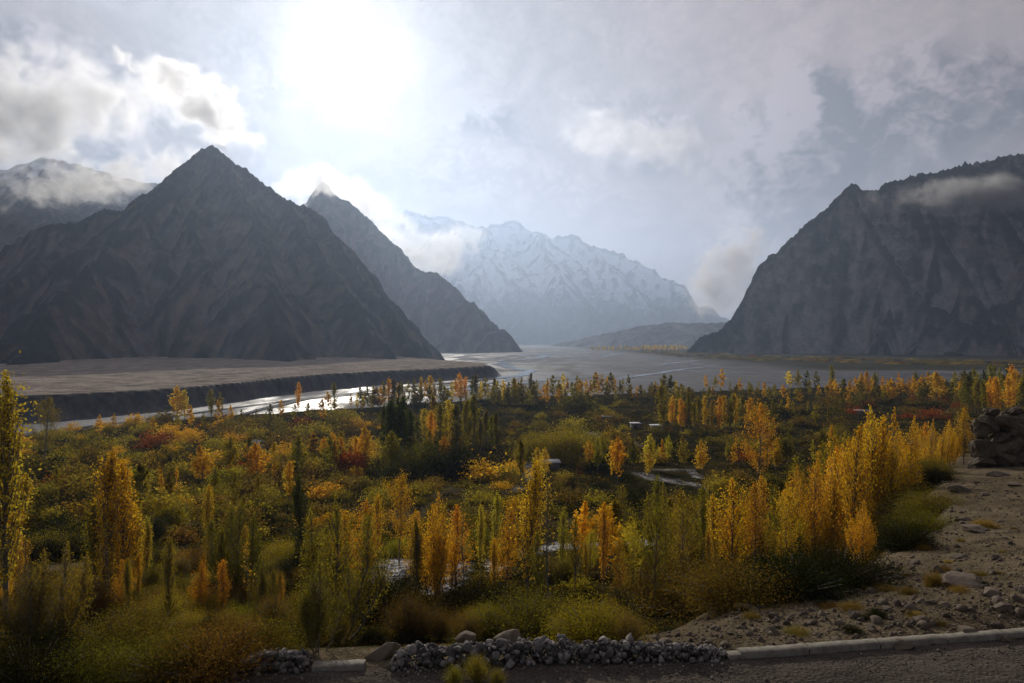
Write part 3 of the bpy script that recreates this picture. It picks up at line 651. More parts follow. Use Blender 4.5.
# named individual plants of the near and middle ground
HERO = [
 ('poplar_tree', 'column_near', 4, 625, 378, 'yellow', 'tallest yellow green poplar column at the left edge of the photo', .95),
 ('poplar_tree', 'column_near', -7, 600, 400, 'olive', 'dusky olive poplar cut off by the left edge behind the tallest column', 1.0),
 ('poplar_tree', 'sparse_near', 20, 640, 540, 'brown', 'thin nearly bare poplar stem in the lower left corner', 1.0),
 ('poplar_tree', 'open_near', 44, 470, 400, 'mossy', 'lone open crowned tree on the riverside left of all skyline poplars', 1.1),
 ('poplar_tree', 'column_near', 106, 606, 457, 'golden', 'left of the twin tall golden poplar columns near the left side', 1.25),
 ('poplar_tree', 'column_near', 123, 600, 462, 'golden', 'right of the twin tall golden poplar columns near the left side', 1.2),
 ('poplar_tree', 'column_near', 135, 597, 508, 'golden', 'short golden poplar hugging the right flank of the twin columns', 1.3),
 ('poplar_tree', 'column_near', 95, 604, 498, 'mossy', 'shorter yellow green poplar on the left flank of the twin columns', 1.2),
 ('poplar_tree', 'cone_near', 127, 617, 559, 'amber', 'small bright orange sapling in front of the twin tall columns', 1.1),
 ('poplar_tree', 'column_near', 208, 562, 487, 'golden', 'thin golden column above the pair of small orange saplings', .9),
 ('poplar_tree', 'cone_near', 200, 617, 562, 'amber', 'left of the two small orange saplings beneath a thin column', 1.1),
 ('poplar_tree', 'column_near', 223, 617, 560, 'amber', 'right of the two small orange saplings beneath a thin column', 1.3),
 ('poplar_tree', 'clump_near', 236, 606, 503, 'olive', 'green poplar clump right of the two small orange saplings', .95),
 ('poplar_tree', 'column_near', 300, 570, 478, 'green', 'slim dark green poplar left of the big mixed green and orange clump', 1.3),
 ('poplar_tree', 'column_near', 282, 612, 574, 'golden', 'tiny golden spire standing alone left of the big mixed clump', 1.3),
 ('poplar_tree', 'clump_near', 338, 640, 498, 'mossy', 'big yellow green multi stemmed poplar near the stone wall', .95),
 ('poplar_tree', 'clump_near', 318, 652, 560, 'olive', 'low olive poplar thicket just behind the broken end of the wall', 1.1),
 ('poplar_tree', 'cone_near', 362, 598, 503, 'amber', 'orange poplar rising behind the big yellow green multi stemmed one', 1.),
 ('poplar_tree', 'cone_near', 347, 585, 515, 'golden', 'golden poplar peeping left behind the big yellow green clump', 1.),
 ('poplar_tree', 'cone_near', 412, 590, 512, 'amber', 'leftmost orange poplar of the central trio by the pale stones', 1.),
 ('poplar_tree', 'clump_near', 436, 604, 495, 'golden', 'broad golden poplar in the middle of the central trio', .85),
 ('poplar_tree', 'cone_near', 455, 598, 506, 'amber', 'right hand orange poplar of the central trio by the pale stones', 1.),
 ('poplar_tree', 'sparse_near', 464, 612, 520, 'straw', 'nearly leafless grey stem just right of the central trio', .9),
 ('poplar_tree', 'column_near', 526, 600, 464, 'golden', 'tallest golden poplar at the centre of the valley foreground', 1.35),
 ('poplar_tree', 'cone_near', 505, 596, 508, 'amber', 'shorter orange poplar leaning on the left of the tallest central one', .9),
 ('poplar_tree', 'sparse_near', 547, 618, 478, 'straw', 'tall dark bare trunk with few leaves right of the tallest golden poplar', .8),
 ('poplar_tree', 'column_near', 494, 600, 540, 'golden', 'small golden poplar half hidden left of the tallest central one', 1.1),
 ('poplar_tree', 'cone_near', 622, 560, 487, 'mossy', 'dull yellow poplar above the pale stream bed right of centre', 1.),
 ('poplar_tree', 'cone_near', 600, 580, 520, 'olive', 'olive poplar on the near bank of the pale stream bed', 1.),
 ('poplar_tree', 'open_near', 655, 607, 498, 'mossy', 'open branched yellow green tree left of the dark stems by the gravel slope', 1.),
 ('poplar_tree', 'open_near', 684, 603, 494, 'mossy', 'open branched tree with dark fan of stems above the gravel slope', 1.),
 ('poplar_tree', 'clump_near', 668, 590, 486, 'mossy', 'dusky olive clump between the two open branched trees', .8),
 ('poplar_tree', 'cone_near', 733, 585, 482, 'golden', 'left golden poplar of the group above the middle of the gravel slope', 1.1),
 ('poplar_tree', 'cone_near', 756, 585, 486, 'amber', 'right orange poplar of the group above the middle of the gravel slope', 1.1),
 ('poplar_tree', 'column_near', 716, 582, 497, 'golden', 'thin golden poplar left beside the group above the gravel slope', 1.1),
 ('poplar_tree', 'open_near', 759, 500, 406, 'amber', 'tall loose orange tree standing alone behind the gravel slope group', 1.1),
 ('poplar_tree', 'clump_near', 783, 582, 500, 'mossy', 'olive gold clump between the orange group and the great grove', .9),
 ('poplar_tree', 'clump_near', 812, 574, 462, 'golden', 'leftmost clump of the great golden grove beside the slope', .8),
 ('poplar_tree', 'clump_near', 842, 572, 447, 'amber', 'large orange clump at the near corner of the great grove', .85),
 ('poplar_tree', 'clump_near', 833, 555, 428, 'mossy', 'tall yellow green clump at the back of the near grove corner', .8),
 ('poplar_tree', 'clump_near', 858, 540, 414, 'golden', 'tall golden clump second row in the great grove', .8),
 ('poplar_tree', 'clump_near', 872, 520, 410, 'golden', 'tall golden clump whose spires top the great grove', .8),
 ('poplar_tree', 'clump_near', 893, 505, 411, 'amber', 'orange clump right of the highest spires in the great grove', .85),
 ('poplar_tree', 'clump_near', 912, 500, 418, 'golden', 'golden clump in the right half of the great grove', .85),
 ('poplar_tree', 'clump_near', 930, 494, 421, 'amber', 'orange clump in the right half of the great grove', .85),
 ('poplar_tree', 'clump_near', 947, 486, 420, 'golden', 'golden clump second nearest the rock outcrop', .85),
 ('poplar_tree', 'cone_near', 964, 478, 409, 'amber', 'orange poplar right against the rock outcrop', 1.2),
 ('poplar_tree', 'cone_near', 880, 541, 505, 'amber', 'small orange sapling alone on the slope below the great grove', .9),
 ('poplar_tree', 'clump_near', 862, 572, 500, 'amber', 'low orange clump at the slope edge of the great grove', .9),
 ('poplar_tree', 'cone_near', 800, 582, 520, 'golden', 'short golden poplar low in front of the great grove', 1.),
 ('poplar_tree', 'cone_near', 620, 600, 540, 'golden', 'short golden sapling among brush above the yellow willow bush', .9),
 ('poplar_tree', 'clump_near', 60, 640, 545, 'mossy', 'yellow green thicket poplar in the lower left below bare soil', 1.),
 ('poplar_tree', 'clump_near', 30, 650, 560, 'brown', 'brownish thicket poplar in the lower left corner', 1.),
 ('poplar_tree', 'sparse_near', 66, 615, 540, 'straw', 'thin bare pole like stem left of the twin tall columns', .6),
 ('poplar_tree', 'clump_near', 262, 620, 560, 'olive', 'low olive thicket between the green clump and tiny golden spire', .9),
 ('poplar_tree', 'cone_near', 575, 590, 520, 'mossy', 'yellow green poplar right of the tall dark bare trunk', .9),
 ('willow_bush', 'bush_near', 592, 641, 598, 'mossy', 'big yellow green willow bush leaning over the stone wall', 1.05),
 ('willow_bush', 'wispy_near', 628, 643, 614, 'straw', 'small wispy yellow bush at the right flank of the big willow bush', 1.3),
 ('willow_bush', 'wispy_near', 410, 640, 595, 'brown', 'wispy brown gold bush behind the leaning slab', 1.3),
 ('willow_bush', 'wispy_near', 440, 640, 612, 'brown', 'lower wispy brown bush right of the leaning slab', 1.2),
 ('willow_bush', 'wispy_near', 487, 638, 604, 'mossy', 'wispy yellow bush behind the highest part of the wall', 1.3),
 ('willow_bush', 'bush_near', 530, 640, 590, 'olive', 'dull olive bush left of the big willow bush', 1.),
 ('willow_bush', 'bush_near', 165, 672, 632, 'olive', 'bush with frosted pale top left of the wall end', 1.2),
 ('willow_bush', 'bush_near', 92, 682, 643, 'olive', 'low dark bush with pale top near the bottom left', 1.2),
 ('willow_bush', 'bush_near', 215, 668, 622, 'brown', 'greyish brown bush above the left kerb piece', 1.3),
 ('willow_bush', 'bush_near', 260, 655, 618, 'olive', 'dark olive bush above the left end of the stone wall', 1.2),
 ('willow_bush', 'bush_near', 30, 690, 640, 'dark', 'dark green bush filling the bottom left corner', 1.3),
 ('willow_bush', 'bush_near', 130, 650, 610, 'olive', 'olive bush under the small orange sapling', 1.3),
 ('willow_bush', 'bush_near', 388, 618, 570, 'dark', 'dark bush in front of the pale stones left of the central trio', .9),
 ('willow_bush', 'bush_near', 475, 620, 575, 'dark', 'dark green bush below the nearly leafless grey stem', 1.),
 ('willow_bush', 'bush_near', 690, 608, 560, 'brown', 'brown brush under the open branched trees by the slope', 1.6),
 ('willow_bush', 'bush_near', 738, 603, 562, 'brown', 'brown brush under the group above the gravel slope', 1.5),
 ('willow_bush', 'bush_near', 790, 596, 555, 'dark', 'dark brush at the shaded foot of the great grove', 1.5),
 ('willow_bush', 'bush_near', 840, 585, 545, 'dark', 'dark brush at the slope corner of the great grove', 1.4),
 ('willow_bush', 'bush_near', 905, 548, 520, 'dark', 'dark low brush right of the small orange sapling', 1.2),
 ('round_tree', 'bush_near', 447, 476, 439, 'dark', 'dark green ball shaped bush in the middle of the valley', 1.),
 ('round_tree', 'bush_near', 417, 476, 444, 'olive', 'olive ball shaped bush left beside the dark green ball', 1.),
 ('round_tree', 'bush_near', 560, 460, 427, 'mossy', 'yellow ball shaped tree, middle of three above the near hut', .9),
 ('round_tree', 'bush_near', 580, 460, 428, 'mossy', 'yellow ball shaped tree, right of three above the near hut', .9),
 ('round_tree', 'bush_near', 537, 460, 433, 'mossy', 'yellow ball shaped tree, left of three above the near hut', .9),
 ('round_tree', 'bush', 577, 410, 391, 'olive', 'round olive tree under the skyline poplars above the huts', 1.),
 ('round_tree', 'bush', 614, 445, 426, 'mossy', 'round yellow tree left below the bright roofed hut', 1.),
 ('round_tree', 'bush', 168, 468, 446, 'olive', 'round dark olive bush left of the pale stones by the left bank', 1.),
 ('round_tree', 'bush', 75, 500, 475, 'olive', 'round olive bush right of the rusty red shrub', 1.3),
 ('shrub', 'bush', 57, 490, 474, 'rust', 'rusty red shrub in the scrub above the twin columns', 1.4),
]
for nm, key, px, pb, pt, col, lab, wd in HERO:
    hero(nm, key, px, pb, pt, col, lab, wd, 'poplar' if nm == 'poplar_tree' else 'bush' if nm == 'willow_bush' else 'round tree' if nm == 'round_tree' else 'shrub')

def pick(rg, opts):
    ks = list(opts); w = np.array([opts[k] for k in ks], float); return ks[rg.choice(len(ks), p=w/w.sum())]
gv = np.random.default_rng(8)
for k in range(26):
    px = gv.uniform(800, 976); y = gv.uniform(62, 96); x = (px-CX)/F*y
    while np.interp(y, EY, EX) < x+2.5 and False: break
    e = float(np.interp(y, EY, EX))
    if x > e+1.5: y = min(y+18, 112); x = (px-CX)/F*y
    pt = np.interp(px, [800, 850, 875, 920, 976], [468, 432, 420, 430, 426])+gv.uniform(-6, 16)
    h = -(pt-CY)/F*y-float(ground_z(x, y))
    if h > 3: plant('poplar_tree', pick(gv, {'cone_near': 2, 'clump_near': 1}), x, y, h, pick(gv, dict(golden=5, amber=4, mossy=2)), 'poplar', 'among the great golden grove', None, .75, gv)
for k in range(58):
    y = gv.uniform(34, 96); x = float(np.interp(y, EY, EX))-gv.uniform(-6. if y > 42 else -.5, 2.2)
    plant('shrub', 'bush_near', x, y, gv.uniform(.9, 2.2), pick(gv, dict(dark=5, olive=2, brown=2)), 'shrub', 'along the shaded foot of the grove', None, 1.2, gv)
for zone, a_, b_, c_, d_, n_, hh_ in (('in the left foreground below the bare soil', 0, 330, 575, 640, 15, (45, 95)), ('around the central golden trio', 340, 640, 560, 615, 16, (45, 90)), ('before the gravel slope', 600, 800, 560, 600, 13, (50, 95))):
    for k in range(n_):
        px = gv.uniform(a_, b_); pb = gv.uniform(c_, d_); x, y = at_px(px, pb)
        if x > np.interp(y, EY, EX)-2: continue
        if 350 < px < 410 and pb > 590: continue
        plant('poplar_tree', pick(gv, {'column_near': 3, 'cone_near': 2, 'sparse_near': 1, 'open_near': 1}), x, y, gv.uniform(*hh_)/F*y, pick(gv, dict(golden=4, amber=1.5, mossy=5, yellow=2, olive=1.5)), 'poplar', zone, None, gv.uniform(.7, 1.05), gv)
MASS = []                                            # plants beyond the individual count: merged
g2 = np.random.default_rng(5)
GRN = dict(golden=3, amber=1, yellow=2, mossy=4, olive=3, green=1)
def row(zone, xs, base, tops, cols, key='column', wide=1., cat='poplar', name='poplar_tree', jb=2.5, jt=4):
    """poplars whose feet follow base(px) and whose tips follow tops(px), pixels of the photograph"""
    for px in xs:
        px = px+g2.uniform(-1.5, 1.5); pb = np.interp(px, *base)+g2.uniform(-jb, jb); pt = np.interp(px, *tops)+g2.normal(0, jt)
        x, y = at_px(px, pb); y = min(y, float(bank_y(x))-4); x = (px-CX)/F*y
        z = float(ground_z(x, y, False)); h = (-(pt-CY)/F*y)-z
        if h < 3: continue
        CANDP.append(dict(key=pick(g2, {key: 3, 'column': 1}) if key != 'column' else 'column', x=x, y=y, h=h, colour=pick(g2, cols), zone=zone, wide=wide*g2.uniform(.85, 1.35), px=px, app=h/y, name='poplar_tree'))
SK = 'in the skyline row along the river'
# individually seen skyline poplars
for px, pb, pt, c, k in ((177, 417, 387, 'golden', 'cone'), (185, 418, 390, 'yellow', 'cone'), (212, 418, 390, 'mossy', 'cone'), (220, 418, 393, 'olive', 'cone'), (297, 412, 384, 'golden', 'cone'), (334, 408, 383, 'mossy', 'cone'),
                         (327, 410, 392, 'golden', 'cone'), (461, 401, 374, 'amber', 'cone'), (431, 400, 376, 'golden', 'cone'), (485, 400, 376, 'mossy', 'cone'), (595, 396, 373, 'golden', 'cone'), (577, 396, 376, 'mossy', 'column'),
                         (662, 399, 374, 'olive', 'cone'), (670, 399, 376, 'green', 'cone'), (706, 392, 374, 'golden', 'cone'), (722, 391, 368, 'golden', 'column'), (714, 392, 376, 'mossy', 'cone'), (832, 392, 366, 'mossy', 'column'), (807, 391, 372, 'green', 'cone'),
                         (791, 390, 371, 'yellow', 'column'), (797, 390, 371, 'mossy', 'column'), (817, 392, 372, 'olive', 'column'), (530, 400, 374, 'olive', 'column')):
    row(SK, [px], ([0, 1024], [pb, pb]), ([0, 1024], [pt, pt]), {c: 1}, k, 1.2, jb=.5, jt=.5)
row(SK, np.arange(352, 520, 5.2), ([350, 430, 520], [409, 405, 402]), ([350, 400, 430, 480, 520], [392, 384, 382, 381, 382]), GRN)
row(SK, np.arange(514, 690, 4.2), ([510, 600, 690], [401, 398, 400]), ([510, 560, 600, 690], [383, 381, 379, 383]), GRN)
row(SK, np.arange(700, 845, 10.), ([700, 850], [395, 396]), ([700, 850], [386, 384]), dict(golden=2, mossy=3, green=1))
row(SK, np.arange(850, 930, 4.5), ([850, 930], [399, 398]), ([850, 870, 930], [380, 376, 376]), dict(golden=5, amber=3, mossy=1), 'cone')
row(SK, np.arange(915, 1030, 4.6), ([915, 1030], [398, 396]), ([915, 960, 1030], [378, 370, 369]), dict(golden=2, mossy=3, olive=3, green=1), 'cone')
DG = 'in the dark slim row left of centre'
row(DG, np.arange(384, 414, 3.4), ([380, 415], [462, 462]), ([380, 392, 402, 415], [408, 402, 404, 415]), dict(green=5, olive=2), 'column', 1.2, jb=3)
row('in the stand right of the dark row', np.arange(418, 500, 5.6), ([415, 500], [446, 446]), ([415, 440, 500], [414, 404, 416]), dict(mossy=4, olive=3, yellow=2, golden=1), 'column', 1.2, jb=7, jt=6)
row('in the tall row behind the huts', np.arange(664, 750, 6.), ([660, 750], [431, 430]), ([660, 672, 690, 750], [389, 392, 396, 396]), dict(golden=3, mossy=4, amber=1), 'column', 1.1, jb=2.5)
row('in the stand left of the grove', np.arange(752, 845, 7.), ([750, 845], [424, 420]), ([750, 845], [402, 404]), dict(mossy=3, golden=2, olive=3), 'column', 1.1, jb=7)
row('in the stand behind the rock outcrop', np.arange(965, 1028, 5.), ([965, 1030], [415, 412]), ([965, 1030], [378, 376]), dict(mossy=3, golden=3, olive=3), 'cone', 1.1, jb=4)
row('on the left bank beside the river', np.arange(100, 345, 13.), ([100, 345], [432, 416]), ([100, 345], [416, 397]), dict(mossy=3, golden=2, olive=3), 'cone', 1.3, jb=6)
row('in the scrub of the middle valley', g2.uniform(200, 520, 46), ([200, 520], [474, 452]), ([200, 520], [446, 426]), dict(mossy=3, golden=3, olive=2, amber=1), 'cone', 1.3, jb=14, jt=3)
row('on the heath below the huts', g2.uniform(500, 770, 34), ([500, 770], [470, 462]), ([500, 770], [448, 438]), dict(mossy=4, golden=3, olive=2, yellow=2), 'cone', 1.1, jb=18, jt=4)
row('in the brush of the left hollow', g2.uniform(20, 300, 26), ([20, 300], [510, 500]), ([20, 300], [478, 468]), dict(mossy=4, golden=3, olive=2, yellow=2), 'cone', 1.1, jb=22, jt=6)
row('by the dark scrub above the grove', g2.uniform(770, 850, 10), ([770, 850], [460, 470]), ([770, 850], [428, 436]), dict(mossy=3, golden=2, olive=3), 'clump', 1., jb=14, jt=5)
row('in thickets before the pale stream bed', g2.uniform(560, 800, 18), ([560, 800], [575, 560]), ([560, 800], [515, 498]), dict(mossy=4, golden=2, olive=3), 'cone', 1.2, jb=14, jt=8)
row(SK, g2.uniform(345, 1024, 170), ([345, 430, 520, 600, 700, 850, 1024], [410, 406, 404, 402, 401, 401, 400]), ([345, 430, 520, 700, 850, 1024], [395, 390, 387, 388, 387, 380]), dict(mossy=4, olive=4, golden=2, brown=2), 'cone', 1.5, jb=3)
CANDP.sort(key=lambda q: -q['app'])
NPI = 300-sum(1 for p in PLANTS if p['cat'] == 'poplar')
for q in CANDP[:NPI]: plant('poplar_tree', q['key'], q['x'], q['y'], q['h'], q['colour'], 'poplar', q['zone'], None, q['wide'], g2)
print('poplars', len(PLANTS), len(CANDP), time.time()-T0)

# bushes: scattered evenly over what the photograph shows of the valley floor
zones = [  # px0, px1, py0, py1, n, size px, colours, zone phrase
 (0, 260, 425, 470, 60, (14, 24), dict(brown=3, mossy=4, olive=3, golden=3.5, amber=1.5, rust=.8), 'in the scrub by the left bank'),
 (250, 400, 418, 470, 46, (13, 24), dict(brown=3, mossy=5, olive=3, golden=3, rust=.6, amber=1), 'in scrub left of the slim row'),
 (400, 640, 402, 440, 30, (10, 18), dict(brown=3, mossy=3, olive=4, dark=2), 'in the heath under the skyline poplars'),
 (640, 850, 402, 450, 34, (12, 22), dict(brown=3, dark=4, olive=4, rust=.8, mossy=1), 'on the heath right of the huts'),
 (850, 1024, 398, 420, 26, (10, 18), dict(rust=4, dark=2, olive=3, brown=3), 'on the red flat beyond the grove'),
 (0, 260, 470, 540, 52, (22, 40), dict(brown=3, mossy=4, olive=5, dark=2, golden=1.2, rust=.3), 'in thickets behind the twin tall columns'),
 (250, 520, 468, 530, 54, (18, 32), dict(brown=4, mossy=3, olive=5, dark=3, golden=1, rust=.5), 'in the brush of the central hollow'),
 (520, 800, 455, 520, 48, (18, 32), dict(brown=3, mossy=2, olive=6, dark=5, rust=.3), 'on the darker ground below the huts'),
 (0, 330, 540, 620, 36, (30, 55), dict(brown=5, mossy=1.5, olive=3, dark=6), 'in the thickets of the left foreground'),
 (330, 800, 525, 600, 44, (26, 46), dict(brown=4, mossy=3, olive=5, dark=4), 'in brush along the pale stream bed'),
 (20, 640, 612, 655, 30, (32, 52), dict(brown=6, mossy=1.5, olive=3, dark=5), 'on the bank below the stone wall'),
]
pale_keep = [(350, 410, 555, 600), (545, 700, 532, 556), (635, 716, 466, 492), (520, 540, 462, 480), (436, 462, 560, 592)]
for (a, b_, c, d, n, sz, cols, zn) in zones:
    for k in range(int(n*1.75)):
        px, py = g2.uniform(a, b_), g2.uniform(c, d)
        if any(q[0]-4 < px < q[1]+4 and q[2] < py < q[3]+12 for q in pale_keep): continue
        x, y = at_px(px, py)
        if y > bank_y(x)-6: continue
        e = float(np.interp(y, EY, EX))
        if x > e-3 and y < 130: continue
        s = g2.uniform(*sz)/F*y
        near = y < 95
        key = pick(g2, {'bush_near': 2, 'wispy_near': 1} if near else {'bush': 4, 'round': 1})
        r = s/2; H = LIB[key][0][2]
        hh = r*H*g2.uniform(.85, 1.25)
        MASS.append(dict(key=key, x=x, y=y, h=hh, wide=g2.uniform(.95, 1.3), colour=pick(g2, cols), zone=zn, app=s*s/y/y, px=px, py=py))
MASS.sort(key=lambda q: -q['app'])
nb = sum(1 for p in PLANTS if p['cat'] in ('bush', 'round tree', 'shrub'))
IND = MASS[:305-nb]; REST = MASS[305-nb:]
for q in IND:
    plant('shrub', q['key'], q['x'], q['y'], q['h'], q['colour'], 'shrub', q['zone'], None, q['wide'], g2, px=q['px'])
print('individual plants', len(PLANTS), 'rest', len(REST), time.time()-T0)

# ------------------------------------------------------------------ masses nobody could count
def far_mass(name, spots, label, cat, low):
    Vs, Qs, Cs, n = [], [], [], 0
    zs = ground_z(np.array([q[0] for q in spots]), np.array([q[1] for q in spots]))-.1
    for (x, y, h, w, key, col), zg in zip(spots, zs):
        V, Q = low[key][g2.integers(len(low[key]))]
        a = g2.uniform(0, 6.28); ca, sa = math.cos(a), math.sin(a)
        v = np.stack([(V[:, 0]*ca-V[:, 1]*sa)*w+x, (V[:, 0]*sa+V[:, 1]*ca)*w+y, V[:, 2]*h+zg], 1)
        Vs.append(v); Qs.append(Q+n); n += len(v)
        c = np.array(COLR[col])*g2.uniform(.8, 1.2)*(.58 if key == 'tuft' else .85 if col in ('golden', 'amber') else 1.2); Cs.append(np.repeat(c[None], len(v), 0))
    me = mesh_np(name, np.concatenate(Vs), np.concatenate(Qs), False, (M['leaf_mass'],)); vcol(me, 'leaf', np.concatenate(Cs))
    obj(name, me, kind='stuff', label=label, cat=cat)
low = {'pop': [], 'bush': [], 'tuft': []}
for k in range(5):
    (V, Q), _ = poplar(g2, 1, .22, 330, .075, 'cone', 20, limbs=False); low['pop'].append((V, Q))
    (V, Q), _ = bush(g2, 1000, .085, .8, 22, limbs=False); low['bush'].append((V, Q))
    c = g2.normal(size=(26, 3))*[.5, .5, .28]; c[:, 2] = np.abs(c[:, 2]); V, Q = leaf_quads(c, .34, g2); low['tuft'].append((V, Q))
    c = g2.normal(size=(40, 3))*[.55, .55, .16]; c[:, 2] = np.abs(c[:, 2]); V, Q = leaf_quads(c, .22, g2); low['tuft'].append((V, Q))
far_mass('distant_poplars', [(q['x'], q['y'], q['h'], q['h']*q['wide'], 'pop', q['colour']) for q in CANDP[NPI:]], 'smallest far poplars and saplings filling the band along the river bank', 'poplars', low)
spots = [(q['x'], q['y'], q['h']/.85, q['h']/.85*q['wide'], 'bush', q['colour']) for q in REST]
# low ground cover, spread evenly over the visible valley floor
N = 21000
px = g2.uniform(-10, 1034, N); py = 398+(g2.uniform(0, 1, N)**.9)*(660-398)
X, Y = hit(px, py); e = np.interp(Y, EY, EX); ok = (Y < bank_y(X)-3) & ~((X > e-1) & (Y < 128)) & (Y > kerb_y(X)+1.5)
nzz = fbm(X*.05, Y*.05, 3)
for x, y, a, b_, o_, q in zip(X, Y, px, py, ok, nzz):
    if not o_ or any(k[0] < a < k[1] and k[2] < b_ < k[3]+2 for k in pale_keep): continue
    if (abs(a-70) < 32 and abs(b_-552) < 22) or (abs(a-176) < 16 and abs(b_-530) < 22): continue
    if q < -.22 and g2.random() < .7: continue
    s = g2.uniform(3.0, 8)/F*y*(.8+.6*min(1, 40/y))
    spots.append((x, y, s*g2.uniform(.5, 1.), s, 'tuft', pick(g2, dict(brown=6, olive=4, dark=4, straw=1.6, mossy=1., rust=.35))))
far_mass('undergrowth', spots, 'low brown and olive heath covering the valley floor between the trees', 'undergrowth', low)
# far river woods: right bank below the mountain, and the thin yellow line deep in the valley
spots = []
for k in range(420):
    px_ = g2.uniform(640, 1060); base = np.interp(px_, [640, 700, 800, 900, 1060], [350, 356, 359.5, 362.5, 365])+g2.uniform(-2.6, 2.6)
    d = 45.*F/(base-CY); x = (px_-CX)/F*d; h = g2.uniform(1.4, 3.6)/F*d*(.8 if px_ > 800 else .6)
    spots.append((x, d, h, h*g2.uniform(1.2, 3.5), 'bush', pick(g2, dict(brown=5, olive=5, rust=1, straw=2, dark=3))))
for k in range(230):
    px_ = g2.choice([g2.uniform(590, 688), g2.normal(658, 12)]); base = g2.uniform(349.3, 351.2)
    d = 46.*F/(base-CY); x = (px_-CX)/F*d; h = g2.uniform(2.5, 5)/F*d
    spots.append((x, d, h, h*1.5, 'pop', pick(g2, dict(golden=3, yellow=3, mossy=2))))
far_mass('distant_woods', spots, 'thin line of far yellow trees and brown scrub across the river plain', 'woods', low)
print('masses', time.time()-T0)

# ------------------------------------------------------------------ labels for the repeated plants
ONES = ['', 'first', 'second', 'third', 'fourth', 'fifth', 'sixth', 'seventh', 'eighth', 'ninth', 'tenth', 'eleventh', 'twelfth', 'thirteenth', 'fourteenth', 'fifteenth', 'sixteenth', 'seventeenth', 'eighteenth', 'nineteenth']
TENS = ['', '', 'twenty', 'thirty', 'forty', 'fifty', 'sixty', 'seventy', 'eighty', 'ninety']
TENTH = ['', '', 'twentieth', 'thirtieth', 'fortieth', 'fiftieth', 'sixtieth', 'seventieth', 'eightieth', 'ninetieth']
def ordinal(n):
    if n > 99: return 'hundred-and-'+ordinal(n-100) if n > 100 else 'hundredth'
    if n < 20: return ONES[n]
    return TENTH[n//10] if n % 10 == 0 else TENS[n//10]+'-'+ONES[n % 10]
KINDW = {'poplar_tree': 'poplar', 'shrub': 'shrub'}
groups = {}
for q in CANDP[NPI:]: groups.setdefault(('poplar_tree', q['zone'], q['colour']), []).append(q)
for q in REST: groups.setdefault(('shrub', q['zone'], q['colour']), []).append(q)
for p in PLANTS:
    if p['label']:
        p['o']['label'] = p['label']
    else:
        groups.setdefault((p['name'], p['zone'], p['colour']), []).append(p)
def subzone(zn, px):
    if zn != SK: return zn
    for lim, ph in ((345, 'in the skyline left of the slim row'), (430, 'in the skyline above the slim row'), (520, 'in the skyline above the dark ball bush'), (600, 'in the skyline above the three ball trees'), (680, 'in the skyline above the huts'),
                    (760, 'in the skyline above the tall row'), (850, 'in the skyline left of the orange band'), (935, 'in the orange band beyond the grove')):
        if px < lim: return ph
    return 'in the far band behind the outcrop'
g5 = {}
for (nm, zn, col), ps in groups.items():
    for p in ps: g5.setdefault((nm, subzone(zn, p['px']), col), []).append(p)
for (nm, zn, col), ps in g5.items():
    ps.sort(key=lambda p: p['px'])
    for i, p in enumerate(ps):
        if 'o' in p: p['o']['label'] = (f"only {CWORD[col]} {KINDW[nm]} {zn}" if len(ps) == 1 else f"{ordinal(i+1)} {CWORD[col]} {KINDW[nm]} from the left {zn}")
for p in PLANTS:
    p['o']['group'] = {'poplar': 'autumn poplars on the valley floor', 'bush': 'willow bushes near the road', 'round tree': 'ball shaped trees in the valley', 'shrub': 'shrubs scattered over the valley floor'}[p['cat']]
# ------------------------------------------------------------------ stones, wall, kerb
from mathutils import Vector, noise as mnoise
import bmesh
def rock_mesh(rg, sub=3, ang=.5, sq=(1, 1, .6), seed=0):
    """an angular weathered stone: a sphere cut by random planes, then roughened"""
    bm = bmesh.new(); bmesh.ops.create_icosphere(bm, subdivisions=sub, radius=1)
    V = np.array([v.co[:] for v in bm.verts]); Q = np.array([[v.index for v in f.verts] for f in bm.faces]); bm.free()
    for k in range(17):
        n = rg.normal(size=3); n /= np.linalg.norm(n); d = rg.uniform(.5, .82)
        over = V@n-d; V = V-np.where(over > 0, over, 0)[:, None]*n[None]*.98
    r = np.array([mnoise.fractal(Vector(v*1.7+seed), 1., 2., 5) for v in V]); V = V*(1+.065*r[:, None])
    return V*np.array(sq), Q
g3 = np.random.default_rng(91)
SM = [rock_mesh(g3, 2, sq=(1, g3.uniform(.7, 1), g3.uniform(.6, .95)), seed=k*3.3) for k in range(12)]
def add_stone(mb, c, s, rg):
    add_stones(mb, np.array([c], float), np.array([s], float), rg)
def add_stones(mb, C, S, rg):
    n = len(C)
    if n == 0: return
    q = rg.normal(size=(n, 4)); q /= np.linalg.norm(q, axis=1)[:, None]; w, x, y, z = q.T
    Rm = np.stack([1-2*(y*y+z*z), 2*(x*y-z*w), 2*(x*z+y*w), 2*(x*y+z*w), 1-2*(x*x+z*z), 2*(y*z-x*w), 2*(x*z-y*w), 2*(y*z+x*w), 1-2*(x*x+y*y)], 1).reshape(n, 3, 3)
    which = rg.integers(0, len(SM), n)
    for k in range(len(SM)):
        i = np.nonzero(which == k)[0]
        if len(i) == 0: continue
        V, Q = SM[k]; P = np.einsum('vj,nkj->nvk', V, Rm[i])*np.asarray(S)[i, None, None]+np.asarray(C)[i, None]
        mb.add(P.reshape(-1, 3), (Q[None]+(np.arange(len(i))*len(V))[:, None, None]).reshape(-1, 3))
